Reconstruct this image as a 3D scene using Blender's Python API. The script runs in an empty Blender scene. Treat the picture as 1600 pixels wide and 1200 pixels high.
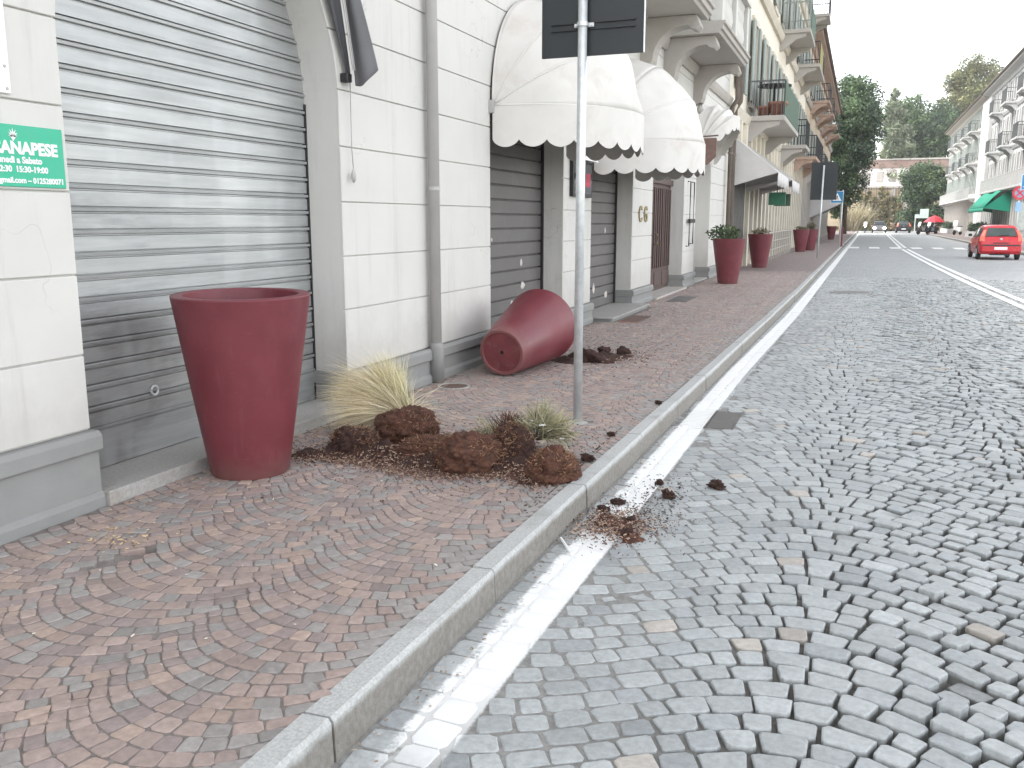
import bpy, bmesh, math, random
import numpy as np
from mathutils import Vector, Matrix, noise

random.seed(7)
RNG = np.random.default_rng(7)
PI = math.pi
SC = bpy.context.scene
COL = SC.collection

# ------------------------------------------------------------------ camera
CAM_H = 1.5
YAW, PITCH = math.radians(21.06), math.radians(10.32)
cd = bpy.data.cameras.new('camera')
cd.sensor_width = 36.0
cd.lens = 1400.0 / 1600.0 * 36.0
cd.clip_start, cd.clip_end = 0.05, 2000
cam = bpy.data.objects.new('camera', cd)
cam.location = (0, 0, CAM_H)
cam.rotation_euler = (PI / 2 - PITCH, 0, YAW)
COL.objects.link(cam)
SC.camera = cam

# ------------------------------------------------------------------ sky, sun, exposure
SUN_EL, SUN_AZ = math.radians(50), math.radians(242)      # azimuth clockwise from +Y
w = bpy.data.worlds.new('World')
SC.world = w
w.use_nodes = True
nt = w.node_tree
bg = nt.nodes['Background']
sky = nt.nodes.new('ShaderNodeTexSky')
sky.sky_type = 'NISHITA'
sky.sun_disc = False
sky.sun_elevation = SUN_EL
sky.sun_rotation = SUN_AZ
sky.air_density = 1.0
sky.dust_density = 0.6
sky.ozone_density = 1.0
hsv = nt.nodes.new('ShaderNodeHueSaturation')             # thin even cloud takes the blue out
hsv.inputs['Saturation'].default_value = 0.16
hsv.inputs['Value'].default_value = 1.0
nt.links.new(sky.outputs[0], hsv.inputs['Color'])
nt.links.new(hsv.outputs[0], bg.inputs['Color'])
bg.inputs['Strength'].default_value = 0.15
sl = bpy.data.lights.new('sun', 'SUN')
sl.energy = 1.3
sl.angle = math.radians(30)
sl.color = (1.0, 0.95, 0.88)
sun = bpy.data.objects.new('sun', sl)
dvec = Vector((math.sin(SUN_AZ) * math.cos(SUN_EL), math.cos(SUN_AZ) * math.cos(SUN_EL), math.sin(SUN_EL)))
sun.rotation_euler = dvec.to_track_quat('Z', 'Y').to_euler()
sun.location = (30, -20, 40)
COL.objects.link(sun)
SC.view_settings.view_transform = 'Standard'
SC.view_settings.look = 'None'
SC.view_settings.exposure = 2.05
SC.view_settings.gamma = 1.0
SC.view_settings.use_curve_mapping = False
SC.cycles.max_bounces = 8
SC.cycles.use_denoising = True

# ------------------------------------------------------------------ camera maths (only to rank pieces by how large they show)
_R = np.array([math.cos(YAW), math.sin(YAW), 0])
_F = np.array([-math.sin(YAW) * math.cos(PITCH), math.cos(YAW) * math.cos(PITCH), -math.sin(PITCH)])
_U = np.cross(_R, _F)


def seen(x, y, z):
    p = np.array([x, y, z - CAM_H])
    d = p @ _F
    if d < 0.3:
        return None
    u, v = 800 + 1400 * (p @ _R) / d, 600 - 1400 * (p @ _U) / d
    return d if (-20 < u < 1620 and -20 < v < 1220) else None


# ------------------------------------------------------------------ materials
MATS = {}


def node(nt, t, **kw):
    n = nt.nodes.new(t)
    for k, v in kw.items():
        if k in n.inputs:
            n.inputs[k].default_value = v
        else:
            setattr(n, k, v)
    return n


def mixc(nt, fac, a, b, mode='MIX'):
    m = nt.nodes.new('ShaderNodeMix')
    m.data_type = 'RGBA'
    m.blend_type = mode
    for s, v in ((0, fac), (6, a), (7, b)):
        if isinstance(v, bpy.types.NodeSocket):
            nt.links.new(v, m.inputs[s])
        elif s == 0:
            m.inputs[0].default_value = v
        else:
            m.inputs[s].default_value = (*v, 1) if len(v) == 3 else v
    return m.outputs[2]


def math_(nt, op, a, b=0.0, c=None, clamp=False):
    m = nt.nodes.new('ShaderNodeMath')
    m.operation = op
    m.use_clamp = clamp
    for i, v in enumerate((a, b, c)):
        if v is None:
            continue
        if isinstance(v, bpy.types.NodeSocket):
            nt.links.new(v, m.inputs[i])
        else:
            m.inputs[i].default_value = v
    return m.outputs[0]


def mrange(nt, v, a, b, c=0.0, d=1.0):
    m = nt.nodes.new('ShaderNodeMapRange')
    m.interpolation_type = 'SMOOTHSTEP'
    nt.links.new(v, m.inputs[0])
    for i, q in enumerate((a, b, c, d)):
        m.inputs[i + 1].default_value = q
    return m.outputs[0]


def ntex(nt, vec, scale, detail=4, rough=0.6, dist=0.0):
    n = nt.nodes.new('ShaderNodeTexNoise')
    n.inputs['Scale'].default_value = scale
    n.inputs['Detail'].default_value = detail
    n.inputs['Roughness'].default_value = rough
    n.inputs['Distortion'].default_value = dist
    if vec is not None:
        nt.links.new(vec, n.inputs['Vector'])
    return n.outputs[0]


def start(name):
    m = bpy.data.materials.new(name)
    m.use_nodes = True
    nt = m.node_tree
    b = nt.nodes['Principled BSDF']
    return m, nt, b


def scaled(nt, vec, s):
    mp = nt.nodes.new('ShaderNodeMapping')
    mp.inputs['Scale'].default_value = s
    nt.links.new(vec, mp.inputs['Vector'])
    return mp.outputs[0]


def bump(nt, b, h, strength, dist=0.01):
    n = nt.nodes.new('ShaderNodeBump')
    n.inputs['Strength'].default_value = strength
    n.inputs['Distance'].default_value = dist
    nt.links.new(h, n.inputs['Height'])
    nt.links.new(n.outputs[0], b.inputs['Normal'])


def pos(nt):
    g = nt.nodes.new('ShaderNodeNewGeometry')
    return g.outputs['Position']


def M(name, col, rough=0.7, metal=0.0, ns=6.0, amt=0.15, dirt=None, dirt_amt=0.0, ds=1.2, bs=60.0, bstr=0.1, attr=False, stretch=None, spec=None, trans=0.0):
    """plain procedural surface: base colour broken up by two noises, an optional second (dirt) colour, fine bump"""
    if name in MATS:
        return MATS[name]
    m, nt, b = start(name)
    p = pos(nt)
    q = scaled(nt, p, stretch) if stretch else p
    if attr:
        a = nt.nodes.new('ShaderNodeAttribute')
        a.attribute_name = 'col'
        base = a.outputs['Color']
    else:
        r = nt.nodes.new('ShaderNodeRGB')
        r.outputs[0].default_value = (*col, 1)
        base = r.outputs[0]
    n1 = ntex(nt, q, ns, 5, 0.65)
    f = mrange(nt, n1, 0.25, 0.75, 1 - amt, 1 + amt)
    v = nt.nodes.new('ShaderNodeVectorMath')
    v.operation = 'SCALE'
    nt.links.new(base, v.inputs[0])
    nt.links.new(f, v.inputs['Scale'])
    c = v.outputs[0]
    if dirt:
        n2 = ntex(nt, q, ds, 6, 0.7, 0.4)
        c = mixc(nt, mrange(nt, n2, 0.48, 0.75, 0, dirt_amt), c, dirt)
    nt.links.new(c, b.inputs['Base Color'])
    rn = mrange(nt, n1, 0.3, 0.7, max(0.03, rough - 0.08), min(1, rough + 0.08))
    nt.links.new(rn, b.inputs['Roughness'])
    b.inputs['Metallic'].default_value = metal
    if spec is not None:
        b.inputs['Specular IOR Level'].default_value = spec
    if bstr:
        bump(nt, b, ntex(nt, q, bs, 4, 0.6), bstr)
    MATS[name] = m
    return m


def kerb_x(y):
    return -1.315 + 0.012 * min(y, 18.0) + 0.0045 * max(y - 18.0, 0.0)


def line_paint(nt, base):
    """the worn white edge line brushed over the stones beside the kerb"""
    p = pos(nt)
    s = nt.nodes.new('ShaderNodeSeparateXYZ')
    nt.links.new(p, s.inputs[0])
    x, y, z = s.outputs
    k = math_(nt, 'MULTIPLY_ADD', math_(nt, 'MINIMUM', y, 9.0), 0.003, -1.295)
    k = math_(nt, 'MULTIPLY_ADD', math_(nt, 'MINIMUM', math_(nt, 'MAXIMUM', math_(nt, 'SUBTRACT', y, 9.0), 0.0), 6.0), 0.020, k)
    k = math_(nt, 'MULTIPLY_ADD', math_(nt, 'MAXIMUM', math_(nt, 'SUBTRACT', y, 15.0), 0.0), 0.0065, k)
    d = math_(nt, 'SUBTRACT', x, k)
    n = ntex(nt, p, 9.0, 6, 0.7)
    nf = ntex(nt, p, 70.0, 4, 0.7)
    d = math_(nt, 'ADD', d, math_(nt, 'MULTIPLY_ADD', nf, 0.02, -0.01))
    left = mrange(nt, d, 0.085, 0.105)
    right = mrange(nt, d, 0.272, 0.287, 1, 0)
    worn_left = mrange(nt, d, 0.10, 0.20, 0.50, 0.25)
    worn_left = math_(nt, 'SUBTRACT', worn_left, mrange(nt, y, 4.5, 9.0, 0.0, 0.22))
    wear = math_(nt, 'SUBTRACT', math_(nt, 'MULTIPLY_ADD', nf, 0.35, math_(nt, 'MULTIPLY', n, 0.75)), worn_left)
    keep = mrange(nt, wear, -0.06, 0.10)
    m = math_(nt, 'MULTIPLY', math_(nt, 'MULTIPLY', left, right), keep)
    m = math_(nt, 'MULTIPLY', m, mrange(nt, z, -0.0085, -0.002, 0.35, 1.0))
    m = math_(nt, 'MULTIPLY', m, mrange(nt, y, 1.9, 2.25, 0.25, 0.97))
    return mixc(nt, m, base, (0.80, 0.80, 0.79)), m


def stone_mat(name, line, bstr=0.35):
    m, nt, b = start(name)
    p = pos(nt)
    a = nt.nodes.new('ShaderNodeAttribute')
    a.attribute_name = 'col'
    n1 = ntex(nt, p, 38.0, 6, 0.7)
    n2 = ntex(nt, p, 1.3, 5, 0.65)
    f = math_(nt, 'MULTIPLY', mrange(nt, n1, 0.25, 0.75, 0.8, 1.2), mrange(nt, n2, 0.3, 0.7, 0.94, 1.06))
    v = nt.nodes.new('ShaderNodeVectorMath')
    v.operation = 'SCALE'
    nt.links.new(a.outputs['Color'], v.inputs[0])
    nt.links.new(f, v.inputs['Scale'])
    c = v.outputs[0]
    n3 = ntex(nt, p, 2.6, 6, 0.75, 0.6)
    c = mixc(nt, mrange(nt, n3, 0.5, 0.72, 0, 0.30), c, (0.28, 0.275, 0.265) if line else (0.22, 0.195, 0.18))
    if not line:                                      # wet soil trodden into the stones round the spill
        sx = nt.nodes.new('ShaderNodeSeparateXYZ')
        nt.links.new(p, sx.inputs[0])
        ex = math_(nt, 'POWER', math_(nt, 'MULTIPLY', math_(nt, 'ADD', sx.outputs[0], 2.2), 1.0), 2.0)
        ey = math_(nt, 'POWER', math_(nt, 'MULTIPLY', math_(nt, 'ADD', sx.outputs[1], -4.72), 1.9), 2.0)
        e = math_(nt, 'MULTIPLY_ADD', n3, 0.9, math_(nt, 'ADD', ex, ey))
        c = mixc(nt, mrange(nt, e, 0.75, 1.35, 0.55, 0.0), c, (0.075, 0.042, 0.030))
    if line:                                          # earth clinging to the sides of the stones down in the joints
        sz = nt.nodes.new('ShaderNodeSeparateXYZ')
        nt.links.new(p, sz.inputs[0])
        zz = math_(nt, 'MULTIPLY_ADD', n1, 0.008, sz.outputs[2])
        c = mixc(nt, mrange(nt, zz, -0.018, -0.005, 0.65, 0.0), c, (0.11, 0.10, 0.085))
        c, _ = line_paint(nt, c)
    nt.links.new(c, b.inputs['Base Color'])
    nt.links.new(mrange(nt, n1, 0.3, 0.7, 0.5, 0.75), b.inputs['Roughness'])
    bump(nt, b, ntex(nt, p, 120.0, 5, 0.7), bstr, 0.006)
    return m


def far_paving(name, c1, c2, cj, size, line):
    m, nt, b = start(name)
    p = pos(nt)
    vo = nt.nodes.new('ShaderNodeTexVoronoi')
    vo.feature = 'DISTANCE_TO_EDGE'
    vo.inputs['Scale'].default_value = 1.0 / size
    vo.inputs['Randomness'].default_value = 0.6
    nt.links.new(p, vo.inputs['Vector'])
    vc = nt.nodes.new('ShaderNodeTexVoronoi')
    vc.inputs['Scale'].default_value = 1.0 / size
    vc.inputs['Randomness'].default_value = 0.6
    nt.links.new(p, vc.inputs['Vector'])
    s = nt.nodes.new('ShaderNodeSeparateColor')
    nt.links.new(vc.outputs['Color'], s.inputs[0])
    c = mixc(nt, s.outputs[0], c1, c2)
    c = mixc(nt, mrange(nt, vo.outputs['Distance'], 0.02, 0.10, 0.75, 0), c, cj)
    n = ntex(nt, p, 0.5, 6, 0.7)
    c = mixc(nt, mrange(nt, n, 0.4, 0.7, 0, 0.3), c, (c1[0] * 1.3, c1[1] * 1.3, c1[2] * 1.3))
    if line:
        c, _ = line_paint(nt, c)
    nt.links.new(c, b.inputs['Base Color'])
    b.inputs['Roughness'].default_value = 0.65
    bump(nt, b, mrange(nt, vo.outputs['Distance'], 0.0, 0.15), 0.5, 0.01)
    return m


def splash(m, z0, z1, col, amt):
    """road grime splashed over the foot of a stone, ragged at its upper edge"""
    nt = m.node_tree
    b = nt.nodes['Principled BSDF']
    src = b.inputs['Base Color'].links[0].from_socket
    p = pos(nt)
    sp_ = nt.nodes.new('ShaderNodeSeparateXYZ')
    nt.links.new(p, sp_.inputs[0])
    zz = math_(nt, 'MULTIPLY_ADD', ntex(nt, p, 6.0, 6, 0.75), 0.05, sp_.outputs[2])
    f = mrange(nt, zz, z1, z1 + 0.03, amt, 0.0)
    f = math_(nt, 'MULTIPLY', f, mrange(nt, ntex(nt, p, 45.0, 5, 0.7), 0.3, 0.65, 0.7, 1.0))
    nt.links.new(mixc(nt, f, src, col), b.inputs['Base Color'])


def scuff(m):
    """dust, scratches and splashes on the planter shells"""
    nt = m.node_tree
    b = nt.nodes['Principled BSDF']
    src = b.inputs['Base Color'].links[0].from_socket
    tc = nt.nodes.new('ShaderNodeTexCoord')
    o = tc.outputs['Object']
    sp_ = nt.nodes.new('ShaderNodeSeparateXYZ')
    nt.links.new(o, sp_.inputs[0])
    foot = mrange(nt, math_(nt, 'MULTIPLY_ADD', ntex(nt, o, 5.0, 6, 0.75), 0.30, sp_.outputs[2]), 0.12, 0.34, 0.30, 0.0)
    c = mixc(nt, foot, src, (0.27, 0.17, 0.145))
    drip = ntex(nt, scaled(nt, o, (9, 9, 0.7)), 1.6, 5, 0.7)
    c = mixc(nt, mrange(nt, drip, 0.56, 0.74, 0, 0.30), c, (0.235, 0.085, 0.09))
    sc = ntex(nt, scaled(nt, o, (2, 2, 16)), 7.0, 3, 0.5, 1.5)
    c = mixc(nt, mrange(nt, sc, 0.68, 0.74, 0, 0.35), c, (0.30, 0.16, 0.15))
    nt.links.new(c, b.inputs['Base Color'])


def weather(m):
    """rain streaks, hairline cracks and splashed dirt on the render"""
    nt = m.node_tree
    b = nt.nodes['Principled BSDF']
    src = b.inputs['Base Color'].links[0].from_socket
    p = pos(nt)
    st = ntex(nt, scaled(nt, p, (5, 5, 0.35)), 1.5, 6, 0.75)
    c = mixc(nt, mrange(nt, st, 0.50, 0.75, 0, 0.40), src, (0.40, 0.385, 0.36))
    cr = nt.nodes.new('ShaderNodeTexVoronoi')
    cr.feature = 'DISTANCE_TO_EDGE'
    cr.inputs['Scale'].default_value = 0.9
    wv = nt.nodes.new('ShaderNodeVectorMath')
    wv.operation = 'ADD'
    nz = nt.nodes.new('ShaderNodeTexNoise')
    nz.inputs['Scale'].default_value = 4.0
    nt.links.new(p, nz.inputs['Vector'])
    nt.links.new(p, wv.inputs[0])
    nt.links.new(nz.outputs[1], wv.inputs[1])
    nt.links.new(wv.outputs[0], cr.inputs['Vector'])
    line_ = math_(nt, 'MULTIPLY', mrange(nt, cr.outputs['Distance'], 0.0, 0.006, 0.5, 0), mrange(nt, ntex(nt, p, 0.9, 2), 0.52, 0.62))
    c = mixc(nt, line_, c, (0.30, 0.285, 0.27))
    sp_ = nt.nodes.new('ShaderNodeSeparateXYZ')
    nt.links.new(p, sp_.inputs[0])
    lo = mrange(nt, math_(nt, 'MULTIPLY_ADD', ntex(nt, p, 3.5, 6, 0.75), 0.7, sp_.outputs[2]), 0.80, 1.25, 0.5, 0)
    c = mixc(nt, lo, c, (0.43, 0.41, 0.38))
    nt.links.new(c, b.inputs['Base Color'])


def galvanised():
    m, nt, b = start('galvanised slats')
    p = pos(nt)
    streak = ntex(nt, scaled(nt, p, (3, 0.9, 16)), 2.0, 6, 0.7, 0.2)
    blot = ntex(nt, scaled(nt, p, (1, 0.8, 1.7)), 1.7, 3, 0.5, 0.2)
    fine = ntex(nt, scaled(nt, p, (2, 1.0, 6)), 5.0, 5, 0.7)
    s = nt.nodes.new('ShaderNodeSeparateXYZ')
    nt.links.new(p, s.inputs[0])
    low = mrange(nt, s.outputs[2], 0.25, 1.35, 0.20, 0.0)        # wear and handling marks gather on the lower slats
    near_ = mrange(nt, s.outputs[1], 3.2, 4.6, 0.10, -0.06)
    c = mixc(nt, mrange(nt, streak, 0.3, 0.7), (0.345, 0.355, 0.355), (0.435, 0.447, 0.447))
    f = math_(nt, 'ADD', math_(nt, 'MULTIPLY_ADD', fine, 0.35, math_(nt, 'MULTIPLY', blot, 0.8)), math_(nt, 'ADD', low, math_(nt, 'MULTIPLY', near_, 0.8)))
    c = mixc(nt, mrange(nt, f, 0.63, 0.90, 0, 0.66), c, (0.17, 0.163, 0.16))
    rub = ntex(nt, scaled(nt, p, (1, 2.2, 0.6)), 1.6, 2, 0.5)
    c = mixc(nt, mrange(nt, rub, 0.56, 0.66, 0, 0.22), c, (0.55, 0.57, 0.575))
    nt.links.new(c, b.inputs['Base Color'])
    b.inputs['Metallic'].default_value = 0.42
    nt.links.new(mrange(nt, blot, 0.3, 0.7, 0.32, 0.5), b.inputs['Roughness'])
    bump(nt, b, ntex(nt, scaled(nt, p, (1, 1, 6)), 30, 4, 0.6), 0.06)
    return m


def glass_mat(name, col=(0.02, 0.025, 0.028)):
    m, nt, b = start(name)
    b.inputs['Base Color'].default_value = (*col, 1)
    b.inputs['Roughness'].default_value = 0.08
    b.inputs['Specular IOR Level'].default_value = 0.6
    return m


def emit(name, col, s):
    m, nt, b = start(name)
    b.inputs['Base Color'].default_value = (*col, 1)
    b.inputs['Emission Color'].default_value = (*col, 1)
    b.inputs['Emission Strength'].default_value = s
    return m


STUCCO = M('pale painted stucco', (0.60, 0.590, 0.562), 0.85, ns=1.6, amt=0.035, dirt=(0.50, 0.48, 0.45), dirt_amt=0.16, ds=1.1, bs=160, bstr=0.12)
weather(STUCCO)
PLINTH = M('grey painted plinth', (0.25, 0.252, 0.245), 0.75, ns=3, amt=0.08, dirt=(0.33, 0.31, 0.28), dirt_amt=0.35, ds=2.0, bs=140, bstr=0.2)
GRANITE = M('grey granite sill', (0.36, 0.35, 0.33), 0.7, ns=60, amt=0.2, dirt=(0.26, 0.22, 0.18), dirt_amt=0.5, ds=3, bs=160, bstr=0.2)
KERB = M('pale granite kerb', (0.44, 0.445, 0.435), 0.75, ns=90, amt=0.22, dirt=(0.20, 0.185, 0.165), dirt_amt=0.5, ds=3.2, bs=130, bstr=0.5)
splash(KERB, 0.02, 0.118, (0.15, 0.130, 0.105), 0.85)
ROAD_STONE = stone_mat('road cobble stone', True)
WALK_STONE = stone_mat('porphyry paving stone', False, 0.25)
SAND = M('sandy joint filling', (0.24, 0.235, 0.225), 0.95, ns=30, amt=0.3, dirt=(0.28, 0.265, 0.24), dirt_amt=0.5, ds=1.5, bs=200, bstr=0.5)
_nt = SAND.node_tree
_b = _nt.nodes['Principled BSDF']
_src = _b.inputs['Base Color'].links[0].from_socket
_nt.links.new(line_paint(_nt, _src)[0], _b.inputs['Base Color'])
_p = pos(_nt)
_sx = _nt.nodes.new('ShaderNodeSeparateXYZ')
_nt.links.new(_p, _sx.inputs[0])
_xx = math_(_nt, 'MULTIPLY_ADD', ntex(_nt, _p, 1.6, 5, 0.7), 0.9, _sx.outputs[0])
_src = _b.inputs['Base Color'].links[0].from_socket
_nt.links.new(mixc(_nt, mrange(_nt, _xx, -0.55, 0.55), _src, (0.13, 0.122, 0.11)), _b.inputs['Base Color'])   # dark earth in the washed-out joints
WALK_SAND = M('brown joint filling', (0.185, 0.160, 0.148), 0.95, ns=30, amt=0.3, dirt=(0.24, 0.21, 0.19), dirt_amt=0.6, ds=1.5, bs=200, bstr=0.4)
FAR_ROAD = far_paving('far road paving', (0.29, 0.305, 0.31), (0.37, 0.385, 0.39), (0.19, 0.19, 0.19), 0.11, True)
FAR_WALK = far_paving('far porphyry paving', (0.21, 0.165, 0.155), (0.28, 0.225, 0.21), (0.16, 0.135, 0.13), 0.085, False)
GALV = galvanised()
GALV_POLE = M('galvanised pole', (0.62, 0.64, 0.65), 0.36, 0.45, ns=20, amt=0.12, bs=80, bstr=0.05)
GREY_SHUT = M('grey brown painted slats', (0.125, 0.118, 0.115), 0.55, 0.1, ns=4, amt=0.12, dirt=(0.19, 0.18, 0.17), dirt_amt=0.4, ds=2, bs=90, bstr=0.06)
PIPE_GREY = M('grey painted pipe', (0.42, 0.41, 0.40), 0.5, ns=5, amt=0.06, bstr=0.03)
PIPE_DARK = M('old brown pipe', (0.16, 0.13, 0.11), 0.6, ns=5, amt=0.2)
POT = M('oxblood planter shell', (0.150, 0.026, 0.036), 0.47, ns=3, amt=0.14, dirt=(0.19, 0.055, 0.062), dirt_amt=0.5, ds=3.5, bs=150, bstr=0.05)
scuff(POT)
POT_IN = M('oxblood planter base', (0.15, 0.030, 0.036), 0.65, ns=6, amt=0.25, dirt=(0.24, 0.13, 0.11), dirt_amt=0.5, ds=9, bs=90, bstr=0.2)
SOIL = M('dark potting soil', (0.044, 0.020, 0.015), 0.95, ns=40, amt=0.5, dirt=(0.075, 0.032, 0.020), dirt_amt=0.7, ds=12, bs=150, bstr=0.9)
ROOTS = M('rooty brown soil', (0.082, 0.034, 0.021), 0.95, ns=30, amt=0.5, dirt=(0.175, 0.078, 0.045), dirt_amt=0.8, ds=18, bs=110, bstr=0.9)
CHIP = M('bark chips', (0.42, 0.26, 0.15), 0.8, attr=True, ns=20, amt=0.1)
CREAM = M('cream awning cloth', (0.66, 0.64, 0.61), 0.8, ns=2.2, amt=0.05, dirt=(0.50, 0.43, 0.38), dirt_amt=0.45, ds=2.6, bs=220, bstr=0.08)
DARKCLOTH = M('dark grey awning cloth', (0.075, 0.075, 0.083), 0.7, ns=4, amt=0.1, bs=220, bstr=0.08)
GREYCLOTH = M('light grey awning cloth', (0.55, 0.535, 0.52), 0.8, ns=2, amt=0.08, bs=220, bstr=0.08)
BLACKMETAL = M('black metal', (0.03, 0.03, 0.032), 0.5, 0.3, ns=8, amt=0.15)
SIGNBACK = M('dark sign back', (0.020, 0.024, 0.027), 0.5, ns=2, amt=0.1, bstr=0.02)
WHITE = M('white paint', (0.80, 0.80, 0.79), 0.6, ns=5, amt=0.03, bstr=0.02)
PAINT = M('white road paint', (0.80, 0.80, 0.79), 0.7, ns=12, amt=0.06, dirt=(0.5, 0.5, 0.5), dirt_amt=0.4, ds=4)
SIGN_GREEN = M('green sign print', (0.02, 0.40, 0.24), 0.4, ns=30, amt=0.05, bstr=0.0)
SIGN_BLUE = M('blue sign face', (0.01, 0.20, 0.42), 0.35, ns=5, amt=0.05, bstr=0)
SIGN_RED = M('red sign face', (0.55, 0.03, 0.05), 0.35, ns=5, amt=0.05, bstr=0)
WOOD = M('dark brown door wood', (0.085, 0.052, 0.045), 0.6, ns=5, amt=0.25, stretch=(6, 6, 1), bs=40, bstr=0.1)
GOLD = M('dull brass', (0.30, 0.25, 0.12), 0.4, 0.7, ns=8, amt=0.1)
IRON = M('cast iron cover', (0.13, 0.125, 0.12), 0.55, 0.4, ns=30, amt=0.2, dirt=(0.2, 0.17, 0.14), dirt_amt=0.6, ds=5, bs=60, bstr=0.3)
RUSTY = M('rusty cover', (0.135, 0.082, 0.065), 0.8, ns=20, amt=0.25, bs=80, bstr=0.3)
GLASS = glass_mat('dark window glass')
CURTAIN = M('curtained window glass', (0.16, 0.17, 0.17), 0.2, ns=0.4, amt=0.4, bstr=0)
RED = M('red car paint', (0.50, 0.018, 0.028), 0.25, ns=2, amt=0.03, bstr=0)
BLACKPL = M('black plastic', (0.02, 0.02, 0.021), 0.5, ns=8, amt=0.1)
RUBBER = M('tyre rubber', (0.018, 0.018, 0.018), 0.85, ns=12, amt=0.15)
SILVER = M('silver paint', (0.45, 0.46, 0.47), 0.3, 0.4, ns=3, amt=0.04, bstr=0)
DARKCAR = M('dark car paint', (0.03, 0.03, 0.035), 0.3, 0.2, ns=3, amt=0.04, bstr=0)
LEAF = M('leaf cloth', (0.05, 0.08, 0.03), 0.6, attr=True, ns=3, amt=0.15, bstr=0)
BARK = M('tree bark', (0.09, 0.07, 0.055), 0.9, ns=9, amt=0.3, bs=30, bstr=0.4)
STRAW = M('dry grass blades', (0.5, 0.42, 0.24), 0.7, attr=True, ns=8, amt=0.1, bstr=0)
TERRA = M('terracotta', (0.33, 0.145, 0.10), 0.8, ns=8, amt=0.12)
CREAMWALL = M('cream render', (0.76, 0.71, 0.61), 0.85, ns=1.0, amt=0.06, dirt=(0.46, 0.40, 0.33), dirt_amt=0.3, ds=0.7, bstr=0.1)
CREAMTRIM = M('cream stone trim', (0.60, 0.555, 0.47), 0.85, ns=2, amt=0.08, dirt=(0.42, 0.38, 0.32), dirt_amt=0.35, ds=1.3)
OCHREWALL = M('ochre render', (0.58, 0.47, 0.35), 0.85, ns=1.0, amt=0.08, dirt=(0.40, 0.29, 0.20), dirt_amt=0.4, ds=0.7, bstr=0.1)
GREYWALL = M('grey green render', (0.66, 0.67, 0.65), 0.85, ns=0.6, amt=0.07, dirt=(0.30, 0.30, 0.28), dirt_amt=0.35, ds=0.4, bstr=0.1)
GREYTRIM = M('grey stone trim', (0.46, 0.46, 0.45), 0.85, ns=1.5, amt=0.1)
STONETRIM = M('pale stone trim', (0.41, 0.385, 0.355), 0.85, ns=2, amt=0.08, dirt=(0.36, 0.33, 0.30), dirt_amt=0.4, ds=1.3, bs=90, bstr=0.15)
BROWNTRIM = M('brown timber eaves', (0.42, 0.30, 0.235), 0.8, ns=3, amt=0.2)
RAILGREY = M('grey iron railing', (0.10, 0.105, 0.105), 0.6)
SHUTGREEN = M('grey green shutters', (0.28, 0.32, 0.30), 0.7, ns=3, amt=0.1)
GREENSCREEN = M('green balcony screen', (0.07, 0.12, 0.085), 0.8, ns=4, amt=0.12)
GREENCLOTH = M('green awning cloth', (0.0, 0.24, 0.15), 0.7, ns=1.2, amt=0.1)
ROOFTILE = M('brown roof tiles', (0.20, 0.13, 0.10), 0.85, ns=6, amt=0.25)
PINKWALL = M('pale pink render', (0.76, 0.69, 0.67), 0.85, ns=0.5, amt=0.05)
BRICKRED = M('red brown parapet', (0.26, 0.18, 0.155), 0.85, ns=1.5, amt=0.15)
EARTH = M('dry grass ground', (0.17, 0.16, 0.08), 0.95, ns=0.6, amt=0.3, dirt=(0.10, 0.12, 0.05), dirt_amt=0.8, ds=0.3, bs=8, bstr=0.4)
LAMP_ON = emit('lit headlamp', (1.0, 0.84, 0.60), 60.0)
TAIL = M('red tail lamp', (0.70, 0.16, 0.10), 0.2, ns=4, amt=0.05, bstr=0)
PAPER = M('torn paper', (0.55, 0.51, 0.48), 0.9, ns=25, amt=0.2)

# ------------------------------------------------------------------ mesh helpers
ORIGIN = {}


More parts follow.
